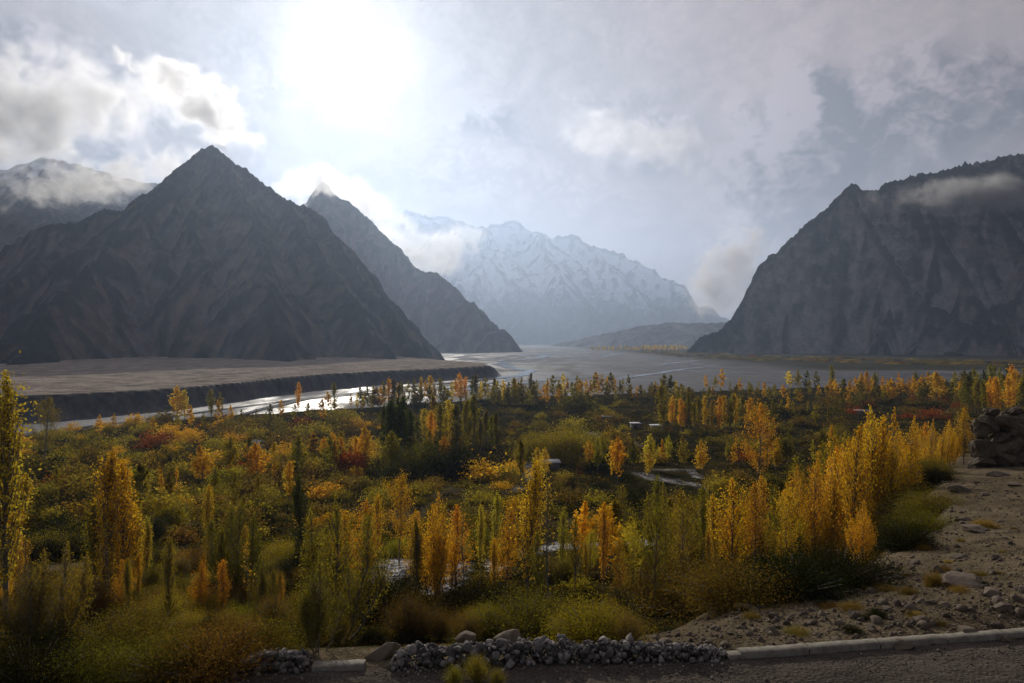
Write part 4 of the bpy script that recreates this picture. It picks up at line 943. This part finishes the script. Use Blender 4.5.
# dry stone wall along the road's outer edge
def wall_piece(px0, px1, prof, label, seed):
    rg = np.random.default_rng(seed); mb = MB()
    x0 = (px0-CX)/F*16.9; x1 = (px1-CX)/F*16.9; L = x1-x0; px_ = [p for p, _ in prof]; hh = [h for _, h in prof]
    n = int(L*230); x = rg.uniform(x0, x1, n); px = CX+x/16.9*F; H = np.interp(px, px_, hh)*(1+.25*noise2(x*2.2, seed+.5))
    t = rg.uniform(0, 1, n)**.85; w = .30*(1-.65*t)+.05; y = kerb_y(x)+.22+rg.uniform(-1, 1, n)*w
    S = np.minimum(.032*np.exp(np.abs(rg.normal(0, .85, n))), .04+H*.32); k = H > .05
    add_stones(mb, np.stack([x, y, -8.0+t*H], 1)[k], S[k], rg)
    n = int(L*16); x = rg.uniform(x0, x1, n); y = kerb_y(x)-np.abs(rg.normal(0, .35, n)); add_stones(mb, np.stack([x, y, np.full(n, -7.99)], 1), rg.uniform(.02, .06, n), rg)
    o = obj('stone_wall', mb.mesh('stone_wall', M['dark_stone']), label=label, cat='stone wall')
wall_piece(232, 312, [(228, .05), (240, .22), (262, .34), (290, .42), (305, .40), (314, .18)], 'short left heap of dark dry stones beside the flat kerb slab', 3)
wall_piece(392, 732, [(385, .1), (400, .34), (425, .46), (445, .34), (470, .46), (490, .38), (520, .56), (545, .42), (560, .46), (590, .34), (610, .42), (650, .32), (690, .32), (720, .22), (734, .08)], 'long dark dry stone wall edging the gravel road', 4)
# kerb: cast concrete lengths
def kerb(px0, px1, label, seed, w=.30, h=.16):
    rg = np.random.default_rng(seed); a = (px0-CX)/F*16.9; b_ = (px1-CX)/F*17.5 if px1 < 800 else (px1-CX)/F*18.4
    mb = MB(); x0 = a
    while x0 < b_-.1:                                 # cast lengths with open joints, each settled a little differently
        x1 = min(b_, x0+rg.uniform(1.7, 2.0)); xs = np.linspace(x0, x1-.03, 14); n = len(xs); V = []; dz = rg.normal(0, .012); dy = rg.normal(0, .012)
        for i, x in enumerate(xs):
            y = float(kerb_y(x))+dy; j = .012*noise2(x*3, seed)+.006*noise2(x*13, seed); zt = -8.0+h+j+dz; c1 = .02+.03*max(0, float(noise2(x*5, seed+8)))
            V += [(x, y, -8.3), (x, y+j, zt-c1), (x, y+.025+c1*.5, zt), (x, y+w-.03, zt+j*.5), (x, y+w+j, zt-.025), (x, y+w, -8.3)]
        i = (np.arange(n-1)[:, None]*6+np.arange(5)[None]).ravel(); mb.add(V, np.stack([i, i+1, i+7, i+6], 1)); e = (n-1)*6
        mb.add([V[q] for q in range(6)], [(5, 4, 1, 0), (4, 3, 2, 1)]); mb.add([V[e+q] for q in range(6)], [(0, 1, 4, 5), (1, 2, 3, 4)]); x0 = x1
    obj('kerb', mb.mesh('kerb', M['concrete']), kind='structure')
kerb(745, 1140, '', 1); kerb(316, 372, '', 2, .32, .14); kerb(60, 236, '', 3); kerb(733, 743.5, '', 5, .3, .12)
# leaning slab by the broken wall
def slab(px, y, L, w, t, rot, label, mat, lift=0.):
    rg = np.random.default_rng(int(px)); V, Q = rock_mesh(rg, 3, sq=(L/2*1.25, w/2*1.25, t/2*1.4), seed=px)
    me = mesh_np('boulder', V, Q[:, :3], False, (mat,)); x = (px-CX)/F*y
    o = obj('boulder', me, loc=(x, y, float(ground_z(x, y))+lift), label=label, cat='boulder'); o.rotation_euler = rot
    return o
slab(384, 17.35, 1.0, .45, .32, (0, R(-24), R(20)), 'pale slab leaning against the broken left end of the long wall', M['stone'], .15)
slab(466, 18.3, .55, .4, .35, (0, .1, .4), 'pale square block behind the long stone wall', M['stone'], .22)
slab(508, 17.45, .75, .4, .4, (.1, -.3, .2), 'biggest pale capstone on the highest part of the long wall', M['stone'], .40)
# boulders on the gravel slope, (px, py base, width px, height px, tint, label)
BM_ = [mesh_np('boulder', *rock_mesh(np.random.default_rng(200+k), 4, sq=(1, .8, .62), seed=k*9.1), False, (M['stone'],)) for k in range(7)]
BL = [(966, 592, 56, 26, 'largest brown boulder on the slope, with a bush at its left'), (969, 638, 30, 17, 'rounded grey boulder just above the right end of the kerb'), (771, 636, 15, 13, 'blue grey stone above the start of the right kerb'),
      (922, 624, 17, 11, 'squat tan stone between the largest boulder and the kerb'), (1003, 612, 22, 14, 'wedge shaped stone between the largest boulder and right edge'), (1018, 602, 14, 9, 'small pale stone at the right edge beside the largest boulder'),
      (992, 598, 26, 12, 'flat dark stone just right of the largest boulder'), (962, 561, 18, 10, 'small rounded stone above the largest boulder'), (975, 534, 34, 12, 'flat tan ledge stone high on the slope below the outcrop'),
      (898, 648, 30, 12, 'low dark stone close above the kerb in a hollow'), (836, 648, 22, 12, 'pale tilted stone at the kerb left of the dark hollow'), (775, 656, 12, 7, 'small tan stone touching the kerb near its left end'),
      (747, 612, 26, 9, 'buried flat rock left of the blue grey stone'), (840, 626, 12, 8, 'tan pebble sized boulder in the middle of the lower slope'), (872, 632, 10, 6, 'small yellow stone in the middle of the lower slope'),
      (945, 607, 12, 7, 'small dark stone left under the largest boulder'), (1005, 640, 18, 8, 'flat stone at the right edge above the kerb'), (985, 640, 9, 6, 'small stone right beside the rounded grey boulder'),
      (958, 495, 26, 14, 'jutting dark rock where the slope meets the grove'), (946, 503, 20, 9, 'low dark rock below the jutting one by the grove'), (998, 478, 24, 9, 'broken block lying at the foot of the outcrop'),
      (1015, 488, 18, 8, 'flat block at the right edge below the outcrop'), (985, 497, 12, 6, 'small grey block below the outcrop'), (965, 522, 14, 6, 'small flat stone left of the ledge stone'),
      (742, 660, 9, 6, 'small pale stone at the gap between wall and kerb'), (757, 600, 10, 5, 'dark little rock at the shaded edge of the lower slope'), (812, 612, 10, 5, 'little grey rock left on the lower slope'),
      (905, 590, 9, 5, 'little white rock left of the bushes by the largest boulder'), (888, 612, 12, 6, 'little brown rock below left of those bushes'), (930, 645, 13, 7, 'grey stone on the kerb left of the rounded boulder'),
      (690, 637, 12, 8, 'grey stone behind the tapering right end of the wall'), (655, 640, 10, 6, 'tan stone behind the wall right of the willow bush')]
for k, (px, pb, w, h, lab) in enumerate(BL):
    x, y = at_px(px, pb-h*.22); s = w/F*y/2; o = obj('boulder', BM_[k % 7], loc=(x, y, float(ground_z(x, y))+s*.1), label=lab, cat='boulder', group='boulders on the gravel slope')
    o.scale = (s*1.08, s, min(1.5, h/w/.55)*s*1.05); o.rotation_euler = (g3.normal(0, .1), g3.normal(0, .12), g3.uniform(-.6, .6))
# loose stones all over the slope and the road edge
mb = MB()
px = g3.uniform(640, 1040, 9000); py = g3.uniform(475, 668, 9000); X, Y = hit(px, py); e = np.interp(Y, EY, EX)
okk = (X > e-.5) & (Y > kerb_y(X)+.4)
X, Y = X[okk], Y[okk]; S = np.minimum(.5, .018*np.exp(np.abs(g3.normal(0, .85, len(X)))))*(.8+Y/60)
add_stones(mb, np.stack([X, Y, ground_z(X, Y)+S*.1], 1), S, g3)
X = g3.uniform(-16, 18, 2600); Y = kerb_y(X)-np.abs(g3.normal(0, 1.2, 2600))-.03; S = .010*np.exp(np.abs(g3.normal(0, .7, 2600)))
add_stones(mb, np.stack([X, Y, ground_z(X, Y)+S*.2], 1), S, g3)
obj('rubble', mb.mesh('rubble', M['stone']), kind='stuff', label='loose stones strewn over the bare slope and the road edge', cat='rubble')
# pale cobbles in the stream bed
mb = MB()
for (a, b_, c, d, n) in ((358, 408, 556, 600, 800), (434, 464, 558, 594, 220), (540, 690, 536, 552, 500), (637, 716, 470, 492, 400), (520, 536, 464, 482, 40), (186, 260, 440, 482, 130)):
    px = g3.uniform(a, b_, n); py = g3.uniform(c, d, n); X, Y = hit(px, py); pm = pale_mask(X, Y)
    X, Y = X[pm > .3], Y[pm > .3]; S = g3.uniform(.5, 2.0, len(X))/F*Y*.55
    add_stones(mb, np.stack([X, Y, ground_z(X, Y)+S*.15], 1), S, g3)
pale_stone = stone_mat('pale_stone', (.38, .37, .36), (.76, .75, .74), 2.)
obj('cobbles', mb.mesh('cobbles', pale_stone), kind='stuff', label='pale washed cobbles in the dry stream bed and heaps of the valley floor', cat='cobbles')

# ------------------------------------------------------------------ rock outcrop at the right edge
def outcrop():
    rg = np.random.default_rng(12); x, y = at_px(1006, 468); x += .8; y += 2.6; h = 62/F*y; mb = MB()
    blocks = [(0, 0, .30, 2.6, 2.2, .50), (-1.9, -.4, .28, 1.5, 1.7, .40), (2.6, .3, .34, 2.6, 2.4, .55), (-.9, .2, .70, 1.5, 1.5, .32), (1.2, 0, .72, 1.9, 1.7, .33), (3.4, .2, .80, 2.2, 1.9, .30), (-2.3, -.9, .12, 1.7, 1.4, .22), (-1.9, .1, .62, .9, 1.1, .26),
              (.5, -1.4, .16, 1.9, 1.2, .26), (2.3, -1.5, .2, 1.7, 1.1, .3), (.2, -.9, .48, 1.1, 1.0, .28), (2.0, -1.0, .58, 1.2, 1., .25), (5.0, .3, .4, 2.6, 2.2, .5), (-.2, .3, .90, .9, .9, .14), (2.2, .1, .93, 1., .9, .12), (-3.2, -1.2, .04, 1.1, 1., .13)]
    for k, (bx, by, bz, sx, sy, sz) in enumerate(blocks):
        V, Q = rock_mesh(rg, 5, seed=k*7.7); r = rg.uniform(0, 3)
        f = np.array([mnoise.fractal(Vector(v*2.6+k), .7, 2.2, 5)+.6*(1-2.6*abs(mnoise.noise(Vector((v[0]*2.2+k, v[1]*2.2, v[2]*.8))))) for v in V])
        V = V*(1.12+.15*f[:, None]); c, s_ = math.cos(r), math.sin(r)
        V = np.stack([(V[:, 0]*c-V[:, 1]*s_)*sx, (V[:, 0]*s_+V[:, 1]*c)*sy, V[:, 2]*sz*h], 1)+[bx, by, bz*h]
        mb.add(V, Q)
    obj('rock_outcrop', mb.mesh('rock_outcrop', M['outcrop']), loc=(x, y, float(ground_z(x, y))-.4), label='tall crumbling brown rock outcrop at the right edge of the slope', cat='rock outcrop')
outcrop()
# small bushes on the slope
for px, pb, w, h, lab in ((934, 587, 20, 16, 'little dark bush hugging the left side of the largest boulder'), (909, 594, 22, 8, 'low dry shrub left of the bush at the largest boulder'), (865, 590, 10, 4, 'lone dry tuft on the bare slope above the kerb'), (985, 528, 26, 8, 'straw coloured tuft beside the flat ledge stone'), (925, 551, 18, 7, 'dry shrub at the edge of the grove shadow')):
    x, y = at_px(px, pb); s = w/F*y/2; key = 'bush_near'; h_ = h/F*y
    o = plant('shrub', key, x, y, h_, 'straw' if 'straw' in lab else 'brown', 'shrub', 'slope', lab, s/(h_/LIB[key][0][2]), g3); o['label'] = lab; o['group'] = 'shrubs scattered over the valley floor'
tx = []
gs = np.random.default_rng(66)
while len(tx) < 34:
    px = gs.uniform(700, 1024); pb = gs.uniform(500, 655); x, y = at_px(px, pb)
    if x < np.interp(y, EY, EX)+1 or y < kerb_y(x)+.8: continue
    tx.append((px, x, y))
tx.sort()
for i, (px, x, y) in enumerate(tx):
    h_ = gs.uniform(.08, .26); o = plant('tuft', 'bush_near', x, y, h_, pick(gs, dict(brown=3, dark=3, straw=2)), 'tuft', 'slope', 'x', gs.uniform(1.2, 2.2), gs)
    o['label'] = ordinal(i+1)+' dry tuft from the left on the bare stony slope'; o['group'] = 'dry tufts on the stony slope'
# weeds at the road edge in the bottom middle
for px, pb, h, lab in ((477, 683, 28, 'yellow green weed growing from the road in front of the wall'), (455, 687, 22, 'smaller weed left of the yellow green one on the road'), (497, 688, 20, 'smaller weed right of the yellow green one on the road')):
    y = 8*F/(pb-CY); x = (px-CX)/F*y; h_ = h/F*y
    o = plant('weed', 'wispy_near', x, y, h_, 'mossy', 'shrub', 'road', lab, .9, g3); o['label'] = lab; o['category'] = 'weed'; o['group'] = 'weeds on the road edge'

# ------------------------------------------------------------------ stone huts on the valley floor
def hut(px, pb, wpx, hpx, dep, label, yaw=0.2, roofw=1.12, door=True):
    x, y = at_px(px, pb); w = wpx/F*y; h = hpx/F*y; z = float(ground_z(x, y))
    r = bpy.data.objects.new('stone_hut', None); COL.objects.link(r); r.location = (x, y, z); r.rotation_euler = (0, 0, yaw)
    r['label'] = label; r['category'] = 'hut'; r['group'] = 'flat roofed huts on the valley floor'
    t = .35; dw = .9; dh = min(1.8, h*.8); dx = -w*.15
    mb = MB()                                          # walls with a real door opening in the front
    mb.box(-w/2, dx-dw/2, 0, t, -.6, h); mb.box(dx+dw/2, w/2, 0, t, -.6, h); mb.box(dx-dw/2+.002, dx+dw/2-.002, .003, t-.003, dh, h-.003)
    mb.box(-w/2, w/2, dep-t, dep, -.6, h); mb.box(-w/2, -w/2+t, t+.003, dep-t-.003, -.6, h); mb.box(w/2-t, w/2, t+.003, dep-t-.003, -.6, h)
    obj('wall', mb.mesh('wall', M['plaster']), r)
    mb = MB(); ww = w*roofw
    mb.box(-ww/2, ww/2, -.35, dep+.35, h+.004, h+.28); mb.box(-ww/2+.2, ww/2-.2, -.15, dep+.15, h+.284, h+.36)
    rf = obj('roof', mb.mesh('roof', M['slab_roof']), r)
    mb = MB(); mb.box(dx-dw/2+.03, dx+dw/2-.03, .12, .18, -.1, dh-.02); obj('door', mb.mesh('door', M['wood']), r)
    mb = MB()
    for q in np.linspace(-w/2+.4, w/2-.4, 5): mb.box(q-.07, q+.07, -.5, dep+.5, h-.16, h-.02)
    obj('roof_beam', mb.mesh('roof_beam', M['wood']), r)
hut(658, 431, 9, 5, 5, 'small hut with the brightest roof below the tall golden row')
hut(637, 429, 9, 5, 5, 'dim roofed hut just left of the bright roofed one', .1)
hut(607, 421, 9, 4, 5, 'small dark hut leftmost of the three in line', -.1)
hut(551, 469, 18, 6, 5, 'nearest low hut with pale roof under the ball shaped trees', .05)
hut(866, 415, 13, 4, 6, 'pale roofed hut beyond the great grove', .0)
print('things', time.time()-T0)
CLOUDS = True
# ------------------------------------------------------------------ haze, clouds, sky, sun, camera
def haze():
    m = bpy.data.materials.new('haze'); m.use_nodes = True; nt = m.node_tree
    nt.nodes.remove(nt.nodes['Principled BSDF']); v = nt.nodes.new('ShaderNodeVolumePrincipled')
    v.inputs['Color'].default_value = (.56, .72, 1.0, 1); v.inputs['Density'].default_value = HAZE_D; v.inputs['Anisotropy'].default_value = .54
    nt.links.new(v.outputs[0], nt.nodes['Material Output'].inputs['Volume'])
    mb = MB(); mb.box(-20500, 20500, -20500, 20500, -160, 2850)
    o = obj('haze', mb.mesh('haze', m), kind='stuff', label='thin blue autumn haze filling the whole valley', cat='haze')
HAZE_D = 7.0e-5
haze()

def low_cloud(px, py, rx, ry, d, depth, dens, sc, label, seed, rot=0.):
    m = bpy.data.materials.new('cloud'); m.use_nodes = True; nt = m.node_tree; t = NT(nt); nt.nodes.remove(nt.nodes['Principled BSDF'])
    v = t.n('ShaderNodeVolumePrincipled'); v.inputs['Color'].default_value = (.97, .98, 1, 1); v.inputs['Anisotropy'].default_value = .62
    P = t.n('ShaderNodeTexCoord').outputs['Object']; Q = t.vm('MULTIPLY', P, (rx/ry, depth/(ry/F*d), 1.))
    n = t.noise(t.vm('ADD', Q, (seed*3.1, 0, 0)), sc, 6, .66, .3).outputs[0]
    n0 = t.noise(t.vm('ADD', Q, (seed*3.1, 7, 0)), sc*.4, 2, .5).outputs[0]
    r = t.vm('LENGTH', P); dd = t.math('ADD', t.math('MULTIPLY', t.math('SUBTRACT', n, .5), 2.2), t.math('SUBTRACT', .72, r)); dd = t.math('ADD', dd, t.math('MULTIPLY', t.math('SUBTRACT', n0, .5), .8))
    t.put(v.inputs['Density'], t.math('MULTIPLY', t.mr(dd, 0, .55, 0, 1, smooth=True), dens))
    nt.links.new(v.outputs[0], nt.nodes['Material Output'].inputs['Volume'])
    bm = bmesh.new(); bmesh.ops.create_icosphere(bm, subdivisions=3, radius=1.25); me = bpy.data.meshes.new('cloud'); bm.to_mesh(me); bm.free(); me.materials.append(m)
    c = W(px, py, d); o = obj('cloud', me, loc=c, kind='stuff', label=label, cat='cloud'); o.scale = (rx/F*d, depth, ry/F*d); o.rotation_euler = (0, R(rot), 0)
if CLOUDS:
    low_cloud(985, 196, 150, 27, 2380, 120, .009, .9, 'pale cloud bank lying along the top of the right mountain', 1)
    low_cloud(20, 112, 215, 92, 4300, 330, .0062, 1.7, 'big grey cloud hiding the top of the snowy mountain at the left', 2)
    low_cloud(415, 245, 95, 40, 6400, 300, .004, 1.1, 'small bright clouds drifting before the far snowy mountain', 3)
    low_cloud(728, 270, 84, 40, 5200, 300, .0048, 1.6, 'tall white cloud bank rising behind the foot of the right mountain', 6, -50)
    low_cloud(110, 178, 150, 34, 4000, 160, .0055, 1.6, 'long low mist bank between the left mountain and the snowy one', 9, -8)
    low_cloud(368, 212, 72, 36, 5000, 220, .0050, 1.6, 'white cloud trailing down behind the middle mountain ridge', 10, 32)
    low_cloud(630, 138, 110, 40, 5200, 240, .0018, 1.5, 'pale broken cloud high above the far snowy range', 8, 10)
    low_cloud(200, 104, 112, 40, 3300, 130, .015, 1.6, 'dark puffy cloud streaming up behind the summit of the left mountain', 4, 38)
    low_cloud(312, 184, 62, 28, 3900, 120, .011, 1.5, 'grey cloud clinging to the tip of the middle mountain', 5, -15)

def cloud_group():
    """density of the cloud deck for a direction (unit vector), in degrees of azimuth and elevation"""
    gt = bpy.data.node_groups.new('cloud_density', 'ShaderNodeTree')
    gt.interface.new_socket('Dir', in_out='INPUT', socket_type='NodeSocketVector'); gt.interface.new_socket('D', in_out='OUTPUT', socket_type='NodeSocketFloat'); gt.interface.new_socket('B', in_out='OUTPUT', socket_type='NodeSocketFloat')
    t = NT(gt); gi = t.n('NodeGroupInput'); go = t.n('NodeGroupOutput'); D = gi.outputs[0]
    s = t.sepv(t.vm('NORMALIZE', D)); az = t.math('MULTIPLY', t.math('ARCTAN2', s[0], s[1]), 180/math.pi); el = t.math('MULTIPLY', t.math('ARCSINE', s[2]), 180/math.pi)
    cb = t.n('ShaderNodeCombineXYZ'); t.put(cb.inputs[0], az); t.put(cb.inputs[1], t.math('MULTIPLY', el, 1.25)); uv = cb.outputs[0]
    w = t.noise(uv, .22, 3, .6); off = t.vm('SCALE', t.vm('SUBTRACT', w.outputs[1], (.5, .5, .5)), scale=3.4)
    uvw = t.vm('ADD', uv, off)
    n1 = t.noise(uv, .075, 3, .5).outputs[0]; n2 = t.noise(uvw, .13, 6, .55).outputs[0]
    b1 = t.noise(uvw, .30, 0, .5).outputs[0]; b2 = t.noise(uvw, .85, 1, .5).outputs[0]
    puff = t.math('ADD', t.math('MULTIPLY', t.math('ABSOLUTE', t.math('SUBTRACT', b1, .5)), 1.0), t.math('MULTIPLY', t.math('ABSOLUTE', t.math('SUBTRACT', b2, .5)), .8))
    puff = t.math('SUBTRACT', puff, .16)
    d = t.math('ADD', puff, t.math('ADD', t.math('MULTIPLY', t.math('SUBTRACT', n1, .5), .5), t.math('MULTIPLY', t.math('SUBTRACT', n2, .5), .85)))
    # where the deck piles up or thins out: azimuth, elevation, radii, amount
    for (px, py, rx, ry, a) in BLOBS:
        ba = math.degrees(math.atan2(px-CX, F)); be = math.degrees(math.atan2(CY-py, math.hypot(F, px-CX)))*1.25
        q = t.vm('LENGTH', t.vm('DIVIDE', t.vm('SUBTRACT', uvw, (ba, be, 0)), (rx/12., ry/12.*1.25, 1000)))
        d = t.math('MULTIPLY_ADD', t.mr(q, 1.5, .1, smooth=True), a*2.3 if a > 0 else a, d)
    t.put(go.inputs[0], d)
    br = None                                        # piles that stand in full sun
    for (px, py, rx, ry, a) in BRIGHT:
        ba = math.degrees(math.atan2(px-CX, F)); be = math.degrees(math.atan2(CY-py, math.hypot(F, px-CX)))*1.25
        q = t.vm('LENGTH', t.vm('DIVIDE', t.vm('SUBTRACT', uvw, (ba, be, 0)), (rx/12., ry/12.*1.25, 1000)))
        v = t.math('MULTIPLY', t.mr(q, 1.5, .1, smooth=True), a); br = v if br is None else t.math('ADD', br, v)
    pf = t.mr(t.math('ADD', t.math('MULTIPLY', puff, 1.6), t.math('SUBTRACT', n2, .5)), -.22, .16, smooth=True)
    t.put(go.inputs[1], t.math('MULTIPLY', br, pf))
    return gt
BRIGHT = [(742, 240, 36, 44, .5), (700, 292, 44, 16, .55), (640, 135, 50, 24, .3), (590, 105, 26, 14, .3), (30, 100, 34, 14, .45), (265, 85, 60, 34, .3), (385, 215, 30, 20, .5), (425, 262, 36, 18, .4), (470, 170, 90, 40, .25), (130, 110, 26, 40, .3), (560, 190, 80, 24, .2)]
BLOBS = [(40, 100, 95, 48, .42), (105, 150, 55, 40, .34), (-40, 60, 60, 40, .2), (300, 182, 40, 24, .2), (190, 100, 50, 30, .12), (30, 103, 26, 12, -.35),
         (478, 116, 46, 20, .34), (520, 140, 40, 14, .15), (350, 222, 34, 30, .30), (425, 205, 30, 14, .26), (400, 240, 60, 30, .25), (640, 140, 60, 40, .24), (590, 110, 24, 14, .22), (560, 225, 80, 40, -.22),
         (810, 92, 24, 40, .32), (800, 130, 60, 40, .30), (905, 125, 170, 60, .30), (770, 190, 70, 40, .28), (775, 250, 34, 40, .20), (960, 90, 100, 30, .25), (690, 220, 36, 50, -.2),
         (600, 40, 200, 35, -.10), (880, 30, 170, 34, -.14), (345, 70, 60, 60, -.30), (634, 224, 10, 5, .40), (250, 60, 60, 40, -.15), (440, 60, 60, 40, -.1), (150, 25, 100, 20, -.1)]
def sky():
    w = bpy.data.worlds.new('World'); scene.world = w; w.use_nodes = True
    t = NT(w.node_tree); bg = w.node_tree.nodes['Background']
    st = t.n('ShaderNodeTexSky', sky_type='NISHITA'); st.sun_disc = False; st.sun_elevation = SUN_EL; st.sun_rotation = SUN_AZ
    D = t.n('ShaderNodeTexCoord').outputs['Generated']; D = t.vm('NORMALIZE', D)
    S = tuple(SUN_DIR)
    g1 = t.n('ShaderNodeGroup'); g1.node_tree = CG; t.put(g1.inputs[0], D)
    toS = t.vm('NORMALIZE', t.vm('SUBTRACT', S, D))
    g2_ = t.n('ShaderNodeGroup'); g2_.node_tree = CG; t.put(g2_.inputs[0], t.vm('ADD', D, t.vm('SCALE', toS, scale=.022)))
    d1, d2 = g1.outputs[0], g2_.outputs[0]
    ca = t.vm('DOT_PRODUCT', D, S); ang = t.math('MULTIPLY', t.math('ARCCOSINE', t.math('MINIMUM', ca, 1.)), 180/math.pi)
    def gauss(wd): return t.math('EXPONENT', t.math('MULTIPLY', t.math('POWER', t.math('DIVIDE', ang, wd), 2.), -1.))
    ex = t.math('EXPONENT', t.math('MULTIPLY', ang, -1/15.))
    thick = t.mr(d1, .02, .74, smooth=True)
    lit = t.math('SUBTRACT', d1, d2)                     # the side that faces the sun is bright
    rim = t.mr(lit, -.22, .26, 0, 1)
    # forward scattered sunlight through the deck plus the grey light of the deck itself
    base = t.math('ADD', CB[0], t.math('MULTIPLY', ex, CB[1]))
    base = t.math('ADD', base, t.math('MULTIPLY', gauss(9.), CB[2]))
    thin = base
    dense = t.math('MULTIPLY', base, t.mr(rim, 0, 1, .40, 1.15))
    lum = None
    ns = t.noise(t.vm('MULTIPLY', D, (2.2, 2.2, 5.5)), 1.0, 5, .5, .4).outputs[0]
    core = t.math('MULTIPLY', t.math('MULTIPLY', t.math('EXPONENT', t.math('MULTIPLY', ang, -1/2.9)), t.mr(ns, .3, .7, .45, 1.55)), 15.)
    lum = t.math('ADD', t.math('MULTIPLY', thin, t.math('SUBTRACT', 1., thick)), t.math('MULTIPLY', dense, thick))
    lum = t.math('MULTIPLY', lum, t.mr(rim, 0, 1, .88, 1.12)); lum = t.math('MULTIPLY', lum, t.mr(ns, .3, .7, .84, 1.16))
    lum = t.math('MULTIPLY', lum, t.math('ADD', 1., g1.outputs[1]))
    lum = t.math('ADD', lum, t.math('MULTIPLY', core, t.mr(thick, 0, 1, 1, .25)))
    col = t.mix(thick, (1.28, 1.02, .98), (1.12, .93, .95))
    col = t.mix(t.mr(ex, .1, .6, 0, .8), col, (1., .985, .95))
    cc = t.vm('SCALE', col, scale=lum)
    # a little blue sky shows where the deck is thinnest
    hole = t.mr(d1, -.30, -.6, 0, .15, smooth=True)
    back = t.mr(t.sepv(D)[1], .25, -.45, 0, .65, smooth=True); hole = t.math('MAXIMUM', hole, back)  # unseen rear half mixed with blue sky, added to tint the mountain faces
    skyc = t.vm('SCALE', st.outputs[0], scale=1.)
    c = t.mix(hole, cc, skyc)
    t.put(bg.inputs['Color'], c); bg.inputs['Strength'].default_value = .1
    w.cycles.sampling_method = 'MANUAL'; w.cycles.sample_map_resolution = 512
CB = (2.8, 1.5, .7, 8.)
CG = cloud_group()
sky()
sun = bpy.data.lights.new('sun', 'SUN'); sun.energy = 4.5; sun.angle = R(.9); sun.color = (1, .93, .82)
so = bpy.data.objects.new('sun', sun); COL.objects.link(so)
so.rotation_euler = Vector(SUN_DIR).to_track_quat('Z', 'Y').to_euler()
cam = bpy.data.cameras.new('camera'); cam.sensor_width = 36; cam.lens = 36*F/1024; cam.clip_start = .1; cam.clip_end = 60000
co = bpy.data.objects.new('camera', cam); COL.objects.link(co); co.location = (0, 0, 0); co.rotation_euler = (R(90), 0, 0)
scene.camera = co
scene.view_settings.view_transform = 'Standard'; scene.view_settings.look = 'None'; scene.view_settings.exposure = 0; scene.view_settings.gamma = 1
scene.view_settings.use_curve_mapping = False
cy = scene.cycles
cy.use_denoising = True; cy.use_adaptive_sampling = True; cy.adaptive_threshold = .02; cy.max_bounces = 6; cy.diffuse_bounces = 2; cy.transmission_bounces = 3; cy.glossy_bounces = 2; cy.volume_bounces = 0; cy.transparent_max_bounces = 4
try: cy.denoiser = 'OPENIMAGEDENOISE'
except Exception: pass
print('script', time.time()-T0)
